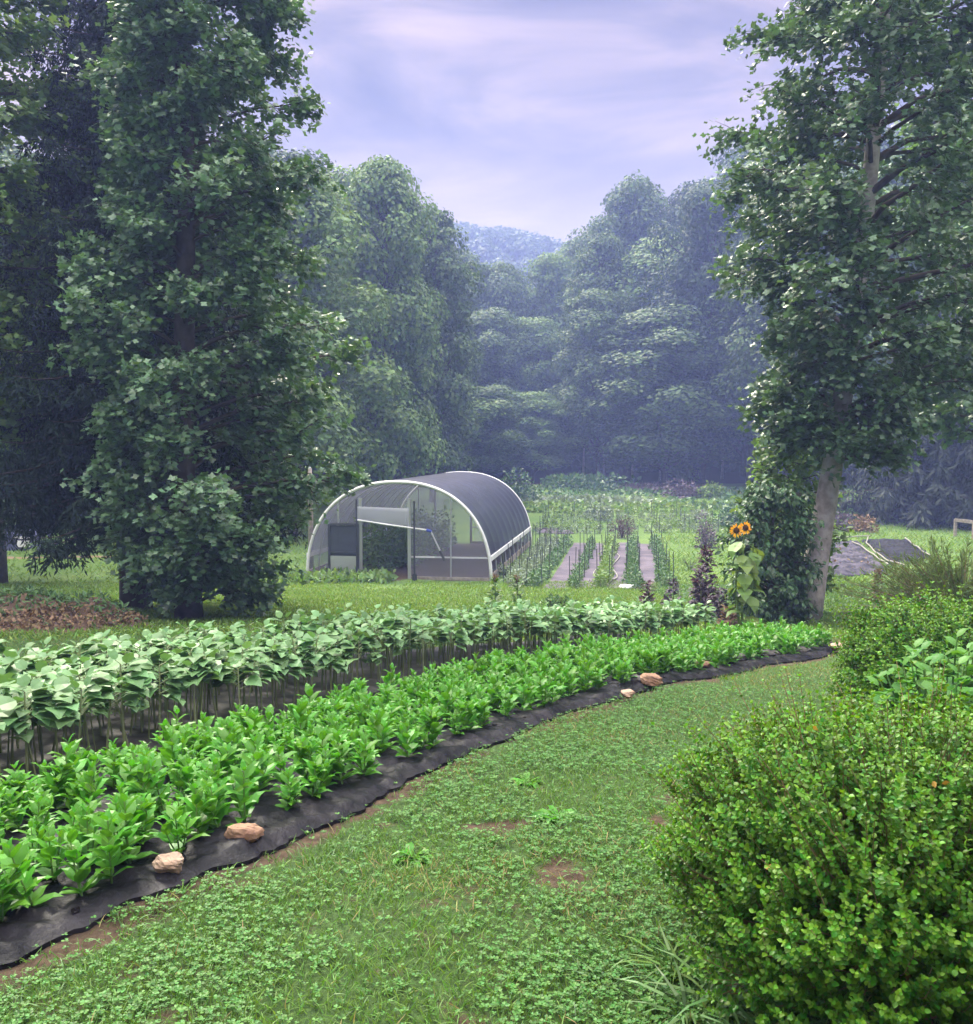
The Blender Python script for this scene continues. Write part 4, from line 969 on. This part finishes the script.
# stones on the film
def stone(px, py, sx, sy, sz, m_, label, seed, rz=0., lift=.04):
    q = unp(px, py); r = np.random.default_rng(seed); nu, nv = 20, 14
    th = np.linspace(0, 2 * math.pi, nu, endpoint=False); ph = np.linspace(0, math.pi, nv)
    T_, P_ = np.meshgrid(th, ph, indexing='ij'); d = np.stack([np.sin(P_) * np.cos(T_), np.sin(P_) * np.sin(T_), np.cos(P_)], -1)
    rad = np.ones(T_.shape)
    for _ in range(16):
        nv_ = nrm(r.normal(size=3)); cut = r.uniform(.62, .92); dt = d @ nv_; rad = np.minimum(rad, np.where(dt > .05, cut / np.maximum(dt, .05), 9))
    V = d * rad[..., None] * np.array([sx, sy, sz]) * (1 + .04 * r.normal(size=T_.shape)[..., None] * np.sin(P_)[..., None])
    o = MB().grid(V, closed_u=True).build('stone', M[m_], loc=(q[0], q[1], q[2] + sz * .7 + lift)); o.rotation_euler = (0, 0, rz)
    tag(o, label, 'stone', 'stones weighing down the black film')
stone(243, 852, .085, .055, .05, 'stone', 'reddish tan stone on the black film, upper of the two near ones', 1, .3)
stone(171, 882, .072, .05, .045, 'stone2', 'pale tan stone on the black film, lower of the two near ones', 2, -.2)
stone(651, 690, .10, .07, .06, 'stone', 'round orange brown stone farther along the black film', 3)
stone(628, 702, .07, .05, .035, 'stone2', 'small pale stone below the round orange brown one', 4, .5)
stone(637, 690, .07, .06, .05, 'stone3', 'dark grey stone left of the round orange brown one', 5)
stone(702, 672, .10, .06, .045, 'stone', 'brown stone half hidden by the far part of the row', 6)
stone(852, 652, .14, .08, .05, 'stone', 'flat orange brown stone at the far tip of the bed', 7, .4)
stone(836, 653, .11, .08, .05, 'stone2', 'pale flat stone beside the far tip of the bed', 8, .9)
stone(735, 665, .12, .07, .05, 'stone3', 'dark grey stone on the far film edge, nearer one', 9)
stone(768, 661, .12, .07, .05, 'stone3', 'dark grey stone on the far film edge, farther one', 10)
stone(802, 657, .12, .07, .05, 'stone3', 'dark grey stone on the far film edge, farthest one', 12)

# ------------------------------------------------------------------ plants behind the beds
def stalk(px, py, h, w, m_, label, name, n=90, ls=.12, T=None, cat='plant', top=None, xy=None, stemm='sunstem', spike=False):
    q = unp(px, py) if xy is None else up_(*xy); r = np.random.default_rng(int(px + py * 3)); o = empty(name, tuple(q), label, cat)
    MB().tube([(0, 0, -.02), (.01, 0, h * .5), (0, .01, h * .97)], [.014, .011, .005], 6).build('stem', M[stemm], o)
    mb = MB(); f = r.random(n); a = r.uniform(0, 6.28, n); z = h * (.15 + .85 * f); ww = w * (1 - .55 * f); rr = ww * r.uniform(0, .5, n)
    P = np.stack([np.cos(a) * rr, np.sin(a) * rr, z], -1); el = r.uniform(-.3, .9, n); d = np.stack([np.cos(a) * np.cos(el), np.sin(a) * np.cos(el), np.sin(el)], -1)
    scatter(mb, T or leafT(.22, .05, .25), P, basis(d, nrm(r.normal(0, .3, (n, 3)) + [0, 0, 1])), r.uniform(.6, 1.15, n) * ls * (1.2 - .5 * f)); mb.build('leaves', M[m_], o)
    if top:
        mb = MB(); k = 60; P = r.normal(0, .025, (k, 3)) * [1, 1, 0] + np.stack([np.zeros(k), np.zeros(k), h * r.uniform(.82, 1.08, k)], -1)
        scatter(mb, leafS(.3), P, basis(nrm(r.normal(0, .5, (k, 3)) + [0, 0, 1]), r.normal(size=(k, 3))), r.uniform(.03, .07, k)); mb.build('seed_head', M[top], o)
    return o
stalk(495, 611, .68, .22, 'leaf_light', 'reddish green upright plant on the lawn, left one of a pair', 'amaranth_plant', 80, .17, top='brownleaf')
stalk(517, 610, .66, .22, 'leaf_light', 'reddish green upright plant on the lawn, right one of a pair', 'amaranth_plant', 80, .17, top='brownleaf')
stalk(647, 609, .58, .24, 'purple', 'small dark red leafed plant below the garden rows', 'amaranth_plant', 90, .17)
stalk(673, 609, .6, .26, 'purplegrey', 'small brownish purple plant right of the dark red one', 'amaranth_plant', 90, .17)
stalk(705, 620, 1.25, .34, 'purple', 'tall purple leafed plant with a reddish tip left of the sunflower', 'amaranth_plant', 260, .18, top='purple')
stalk(700, 621, 1.0, .3, 'purplegrey', 'dusty purple plant leaning on the tall purple one', 'amaranth_plant', 160, .17)
stalk(719, 625, .62, .34, 'purplegrey', 'short bushy purple grey plant beside the sunflower stem', 'amaranth_plant', 160, .15)
stalk(729, 629, .36, .3, 'brownleaf', 'low withered brown plant at the foot of the sunflower', 'withered_plant', 90, .12)
stalk(877, 613, .85, .26, 'brownleaf', 'brown dried seed stalk standing on the lawn right of the leaning tree', 'seed_stalk', 190, .11, top='brownleaf', stemm='bark_dark')
# sunflower in bloom
q = unp(742, 631); sf = empty('sunflower', tuple(q), 'tall blooming sunflower with orange heads beside the dark shrub', 'flower'); r = np.random.default_rng(95)
for i, (dx, h) in enumerate(((0, 1.5), (.14, 1.3), (-.1, 1.1))):
    MB().tube([(dx * .3, 0, -.02), (dx, .02, h * .5), (dx, 0, h)], [.02, .016, .01], 7).build('stem', M['zinnia_stem'], sf)
mb = MB(); n = 46; f = r.random(n); a = r.uniform(0, 6.28, n); z = .2 + 1.2 * f; rr = r.uniform(.03, .16, n)
P = np.stack([np.cos(a) * rr + .02, np.sin(a) * rr, z], -1); el = r.uniform(-1.0, -.1, n); d = np.stack([np.cos(a) * np.cos(el), np.sin(a) * np.cos(el), np.sin(el)], -1)
scatter(mb, leafT(.4, .06, .25), P, basis(d, nrm(np.stack([np.cos(a) * .6, np.sin(a) * .6, np.ones(n)], -1))), r.uniform(.16, .3, n)); mb.build('leaves', M['row_c'], sf)
for i, (cx_, cz_, fx) in enumerate(((-.13, 1.5, -.3), (.0, 1.54, .2))):
    c = np.array([cx_, -.08, cz_]); ndir = nrm(np.array([fx, -1, .15])); fh = MB().tube([c - ndir * .03, c, c + ndir * .02, c + ndir * .03], [.02, .045, .04, .01], 14).build('flower_head', M['disc'], sf)
    mb = MB(); k = 26; a = np.arange(k) * 2.399; ux = nrm(np.cross(ndir, [0, 0, 1])); uz = np.cross(ux, ndir); dd = np.cos(a)[:, None] * ux + np.sin(a)[:, None] * uz + r.normal(0, .12, (k, 3))
    scatter(mb, leafS(.2, .03), c + dd * .04, basis(dd, np.tile(ndir, (k, 1))), r.uniform(.05, .07, k)); mb.build('petals', M['petal'], fh)

# ------------------------------------------------------------------ shrubs at the right
def boxwood(name, loc, rx, ry, rz_, nspr, pairs, ls, slen, label, seed, leafm='box', cut=None):
    r = np.random.default_rng(seed); o = empty(name, loc, label, 'shrub'); lf = MB(); st = MB()
    d = nrm(r.normal(size=(nspr * 2, 3))); d = d[d[:, 2] > -.35][:nspr]; n = len(d)
    lump = 1 + .14 * (vnoise(d[:, 0] * 3 + 9, d[:, 2] * 3 + d[:, 1] * 2 + 9, .45, seed) - .5) * 2
    q = r.random(n) ** .28; C = np.array([0, 0, rz_ * .42]); E_ = np.array([rx, ry, rz_ * .58])
    sup = (np.abs(d) ** 2.6).sum(1) ** (-1 / 2.6)
    base = C + d * (E_ * (sup * lump * q)[:, None]); base[:, 2] = np.maximum(base[:, 2], .03)
    sd = nrm(d * [1, 1, .5] + [0, 0, .95] + r.normal(0, .28, (n, 3))); L_ = slen * r.uniform(.55, 1.2, n) * (1 + 1.1 * (r.random(n) < .08) * (d[:, 2] > .2))
    LP, LD, LN, LS = [], [], [], []
    for k in range(pairs):
        f = (k + .6) / pairs; c = base + sd * (L_ * f)[:, None]
        ref = nrm(np.cross(sd, [0.3, .2, 1])); ref2 = np.cross(sd, ref); e1 = ref if k % 2 else ref2
        for sg in (-1, 1):
            ld = nrm(e1 * sg + sd * .75 + r.normal(0, .18, (n, 3))); LP.append(c); LD.append(ld); LN.append(nrm(sd + r.normal(0, .25, (n, 3)) - ld * .2)); LS.append(ls * r.uniform(.75, 1.2, n) * (1.05 - .35 * f))
    nt_ = 4; A, B = np.concatenate(LP[:-nt_]), np.concatenate(LP[-nt_:])
    scatter(lf, leafT(.38, .07, .06), A, basis(np.concatenate(LD[:-nt_]), np.concatenate(LN[:-nt_])), np.concatenate(LS[:-nt_]))
    scatter(lf, leafT(.38, .07, .06), B, basis(np.concatenate(LD[-nt_:]), np.concatenate(LN[-nt_:])), np.concatenate(LS[-nt_:]), m=1)
    j_ = r.choice(len(A), len(A) // 900, replace=False); scatter(lf, leafT(.38, .07, .06), A[j_] + r.normal(0, .01, (len(j_), 3)), basis(r.normal(size=(len(j_), 3)), r.normal(size=(len(j_), 3))), ls, m=2)
    lf.build('foliage', [M['box'], M['box_tip'], M['box_old']], o)
    tw = 3 if True else 3
    for i in range(0, n, 2):
        e_ = base[i] + sd[i] * L_[i] * .95; b0 = base[i] - sd[i] * .04 - d[i] * .05; st.tube([b0, base[i], e_], [.0022, .0018, .001], 3, cap=False)
    for i in range(60):
        a = r.uniform(0, 6.28); dd = nrm(np.array([math.cos(a), math.sin(a), r.uniform(.5, 2.2)])); e_ = C * [0, 0, .1] + dd * min(rx, rz_) * .85
        st.tube([(dd[0] * .03, dd[1] * .03, -.03), e_ * .5 + r.normal(0, .03, 3), e_], [.011, .007, .003], 4, cap=False)
    st.build('twigs', M['boxtwig'], o)
    return o
boxwood('boxwood_shrub', up_(1.26, 2.72), .66, .6, .80, 8600, 8, .0195, .125, 'large bright green boxwood filling the lower right corner', 61)
boxwood('boxwood_shrub', up_(3.0, 6.2), .6, .6, .74, 4200, 6, .028, .13, 'second boxwood, rounded, behind the big one and the broad-leaved plant', 62)
# broad-leaved plant between them
q = up_(2.42, 5.0); o = empty('hydrangea_plant', tuple(q), 'plant with broad bright green leaves in front of the rounded boxwood', 'plant'); r = np.random.default_rng(96); lf = MB(); st = MB()
for i in range(26):
    a = r.uniform(0, 6.28); rr = .34 * r.random() ** .6; h = .70 * (1 - .35 * (rr / .36) ** 2) * r.uniform(.75, 1.05); c = np.array([rr * math.cos(a), rr * math.sin(a), h])
    st.tube([(c[0] * .2, c[1] * .2, 0), c * [.7, .7, .5], c], [.007, .006, .004], 5)
    for k in range(7):
        b_ = k * 2.4 + r.normal(0, .2); lev = k / 7; el = .75 - 1.0 * lev + r.normal(0, .15); d = np.array([math.cos(b_) * math.cos(el), math.sin(b_) * math.cos(el), math.sin(el)])
        scatter(lf, leafT(.42, .06, .18), [c - [0, 0, .05 * k]], basis(d[None], np.array([[d[0] * -.3, d[1] * -.3, 1.]])), [.075 + .014 * k])
lf.build('leaves', M['hosta'], o); st.build('stems', M['zinnia_stem'], o)
# feathery light shrub
q = up_(7.35, 14.6); o = empty('juniper_shrub', tuple(q), 'feathery yellow green spreading shrub behind the boxwoods at the right edge', 'shrub'); lf = MB(); st = MB(); r = np.random.default_rng(97)
LP, LD = [], []
for i in range(330):
    a = r.uniform(0, 6.28); el = r.uniform(.15, 1.25); d = np.array([math.cos(a) * math.cos(el), math.sin(a) * math.cos(el), math.sin(el)]); L_ = r.uniform(.9, 1.9) * (1.05 if el < .8 else .85)
    e_ = d * L_ + [0, 0, .1 - .12 * L_]; st.tube([(0, 0, .02), e_ * .55 + [0, 0, .08], e_], [.012, .007, .002], 4, cap=False)
    for k in range(46):
        f = r.uniform(.3, 1); LP.append(e_ * f + [0, 0, .08 * math.sin(f * 3)]); LD.append(nrm(d + r.normal(0, .55, 3) + [0, 0, .1]))
scatter(lf, leafS(.06, .01), np.array(LP), basis(np.array(LD), r.normal(size=(len(LP), 3))), r.uniform(.07, .17, len(LP)))
lf.build('foliage', M['juniper'], o); st.build('stems', M['boxtwig'], o)

# ------------------------------------------------------------------ lawn cover
r = np.random.default_rng(98)
def ok(x, y):
    t_, s_ = bed_t(x, y); return ((t_ < -.03 + .05 * (vnoise(x, y, .25, 77) > .72)) | (t_ > 3.65) | (s_ > ELEN - .8) & (t_ < 3.9) & (np.hypot(x - 3.9, y - 10.7) > .6))
def infr(x, y, m=.6): return (np.abs(x) < (y + .3) * .51 + m)
def soilm(x, y):
    t_, _ = bed_t(x, y); return np.exp(-((t_ + .08) / .13) ** 2) * np.clip((vnoise(x + 9, y + 9, .4, 66) - .25) * 4, .1, 1)
def cover(n, y0, y1, T, size, m_, name, label, patch=None, upv=.9, hgt=0., spread=.7, fold=None, power=1.0, lo=-.3):
    y = y0 + (y1 - y0) * r.random(n) ** power; x = (r.random(n) * 2 - 1) * (y * .51 + .9); k = ok(x, y); x, y = x[k], y[k]
    dens = (1 - .93 * soilm(x, y)) * (1 - .85 * bare(x, y) * (y < 13))
    if patch is not None: dens = dens * patch(x, y)
    k = r.random(len(x)) < dens; x, y = x[k], y[k]; n = len(x)
    a = r.uniform(0, 6.28, n); d = np.stack([np.cos(a) * spread, np.sin(a) * spread, np.full(n, upv)], -1) + r.normal(0, .2, (n, 3))
    s = size * r.uniform(.6, 1.3, n); P = np.stack([x, y, gz(x, y) + hgt * r.random(n) + .002], -1)
    mb = MB(); scatter(mb, T, P, basis(nrm(d), nrm(r.normal(0, .6, (n, 3)) + [0, 0, .4])), s)
    tag(mb.build(name, M[m_]), label, 'grass', kind='stuff')
pn = lambda s, seed, lo, hi, a, b: (lambda x, y: a + (b - a) * np.clip((vnoise(x + 50, y + 50, s, seed) * .65 + vnoise(x + 50, y + 50, s / 3, seed + 1) * .35 - lo) / (hi - lo), 0, 1))
cover(260000, 1.6, 13.5, bladeT(.05, .4), .040, 'grass', 'lawn_grass', 'short green grass of the foreground lawn', pn(.9, 5, .3, .6, .3, 1), power=1.5)
cover(90000, 1.6, 9, bladeT(.055, .5), .042, 'grass2', 'lawn_grass', 'bluish finer grass mixed into the foreground lawn', pn(.6, 8, .45, .6, .05, 1), power=1.5)
cover(60000, 1.6, 13.5, bladeT(.04, .3), .045, 'drygrass', 'dry_grass', 'dry straw coloured grass in the foreground lawn', lambda x, y: np.clip(pn(.8, 15, .42, .65, .06, 1)(x, y) + np.clip((y - 4.5) / 9, 0, .35), 0, 1), power=1.3)
# clover: three leaflets on a short stalk
def clover(n, y0, y1, ls, pw, label, patch):
    y = y0 + (y1 - y0) * r.random(n) ** pw; x = (r.random(n) * 2 - 1) * (y * .51 + .9); k = ok(x, y); x, y = x[k], y[k]
    k = r.random(len(x)) < (1 - .95 * soilm(x, y)) * (1 - .8 * bare(x, y)) * patch(x, y); x, y = x[k], y[k]; n = len(x); mb = MB()
    P0 = np.stack([x, y, gz(x, y) + r.uniform(.012, .04, n)], -1); a = r.uniform(0, 6.28, n); s = ls * r.uniform(.6, 1.25, n); nn = nrm(r.normal(0, .3, (n, 3)) + [0, 0, 1])
    T = (np.array([(0, 0, 0), (-.4, .45, .08), (-.28, .92, .06), (0, .85, .0), (.28, .92, .06), (.4, .45, .08)], float), np.array([(0, 3, 1), (1, 3, 2), (0, 5, 3), (5, 4, 3)]))
    for k in range(3):
        b_ = a + k * 2.094; d = np.stack([np.cos(b_), np.sin(b_), np.full(n, .12)], -1); scatter(mb, T, P0, basis(d, nn), s)
    tag(mb.build('clover', M['clover']), label, 'clover', kind='stuff')
clover(75000, 1.6, 7.5, .0125, 1.5, 'dense clover carpeting the foreground lawn', pn(.7, 25, .33, .56, .12, 1))
clover(14000, 5, 13.5, .018, 1.2, 'sparser clover farther up the foreground lawn', pn(.9, 28, .35, .6, .1, .8))
cover(150000, 12.5, 31, bladeT(.13, .35), .085, 'lawn', 'meadow_grass', 'bright mown grass of the lawn between beds and tunnel', lambda x, y: np.clip(1 - .9 * np.exp(-((x + 2.9) / .8) ** 2) * (y > 27.5), 0, 1) * (y < 30.6), power=.8)
def cov2(n, x0, x1, y0, y1, sz, m_, label, cond=lambda x, y: x > -1e9):
    x = r.uniform(x0, x1, n); y = r.uniform(y0, y1, n); k = cond(x, y) & (r.random(n) < .25 + .75 * vnoise(x, y, 1.7, 4)); x, y = x[k], y[k]; n = len(x); a = r.uniform(0, 6.28, n)
    mb = MB(); scatter(mb, bladeT(.13, .35), np.stack([x, y, gz(x, y)], -1), basis(nrm(np.stack([np.cos(a) * .8, np.sin(a) * .8, np.full(n, .8)], -1)), nrm(r.normal(0, .6, (n, 3)) + [0, 0, .4])), sz * r.uniform(.6, 1.3, n))
    tag(mb.build('meadow_grass', M[m_]), label, 'grass', kind='stuff')
rowx = lambda x, y: (x - unp(503, 587)[0]) - (y - 28.3) * .151
cov2(60000, 5.2, 28, 30, 72, .17, 'lawn', 'green meadow right of the garden rows', lambda x, y: (rowx(x, y) > 5.0) & (y > 30))
cov2(26000, -28, -6.6, 30, 56, .15, 'lawn', 'green meadow left of the tunnel', lambda x, y: np.abs(y - 38.5 - .02 * x) > .5)
cov2(9000, .3, 3.2, 31, 46, .12, 'lawn', 'grass strip between tunnel and first garden row', lambda x, y: (x - .15 - (y - 31.2) * .155 > .45) & (rowx(x, y) < -.2))
# leafy green weeds under the leaning tree
cov2(26000, 4.6, 13, 15.5, 29, .13, 'grass2', 'softer bluish green growth under the leaning tree', lambda x, y: vnoise(x, y, 2.5, 7) > .25)

# rosettes and tufts one can point at
def tuft(px, py, n, ls, m_, label, T=None, upv=.8, name='grass_tuft', cat='grass tuft'):
    q = unp(px, py); rr = np.random.default_rng(int(px * 3 + py)); a = rr.uniform(0, 6.28, n); d = nrm(np.stack([np.cos(a), np.sin(a), upv * rr.uniform(.3, 1.6, n)], -1)); mb = MB()
    scatter(mb, T or bladeT(.035, .6), d * [.02, .02, 0] + rr.normal(0, .012, (n, 3)) * [1, 1, 0], basis(d, np.tile([0, 0, 1.], (n, 1)) + rr.normal(0, .2, (n, 3))), rr.uniform(.6, 1.2, n) * ls)
    tag(mb.build(name, M[m_], loc=tuple(q)), label, cat)
tuft(722, 1005, 60, .19, 'grass2', 'bluish grass tuft at the lower left foot of the big boxwood')
tuft(675, 975, 46, .16, 'grass', 'green grass tuft left of the bluish one by the boxwood')
tuft(600, 985, 34, .10, 'grass2', 'small grass tuft in the lawn left of the boxwood foot')
tuft(690, 1018, 50, .17, 'grass2', 'long bladed tuft at the bottom edge before the boxwood')
for (px, py, ls, lab) in ((556, 818, .10, 'broad-leaved rosette weed in the lawn, the middle one'), (527, 783, .09, 'broad-leaved rosette weed nearest the film edge in the upper lawn'), (415, 858, .085, 'broad-leaved rosette weed in the lawn, lower left one')):
    tuft(px, py, 16, ls, 'zinnia', lab, T=leafT(.24, .04, .25), upv=.3, name='rosette_weed', cat='weed')
for i, (px, py) in enumerate(((109, 903), (38, 938), (345, 800), (262, 840), (427, 772), (505, 738))):
    tuft(px, py, 12, .045, 'leaf_light', f'tiny weed poking through the black film, {ORD[i]} from the lower left' if i > 1 else ('tiny weed on the black film below the pale stone', 'tiny spiky weed on the black film near the left edge')[i], T=leafT(.2, .04, .2), upv=.6, name='film_weed', cat='weed')
# planting holes as discs laid on the film, their shade put into the colour
r = np.random.default_rng(120); mb = MB(); fm = bpy.data.objects['mulch_film']
for s_ in np.arange(.3, ELEN - 1.2, .31):
    for t_ in (.1, .28):
        if r.random() < .35: continue
        x, y = bed(s_ + r.normal(0, .04), t_ + r.normal(0, .02)); k = 9; a = np.linspace(0, 2 * math.pi, k, endpoint=False); rr = r.uniform(.012, .024) * (1 + .3 * r.normal(size=k))
        X, Y = x + rr * np.cos(a), y + rr * np.sin(a); Z = gz(X, Y) + .046 + .006 * r.random(k)
        mb.add(np.concatenate([[[x, y, float(gz(x, y)) + .038]], np.stack([X, Y, Z], -1)]), [(0, i + 1, (i + 1) % k + 1) for i in range(k)])
mb.build('planting_holes', mat('hole_shadow_soil', (.006, .005, .005), 1, .05, 0, 0), fm)
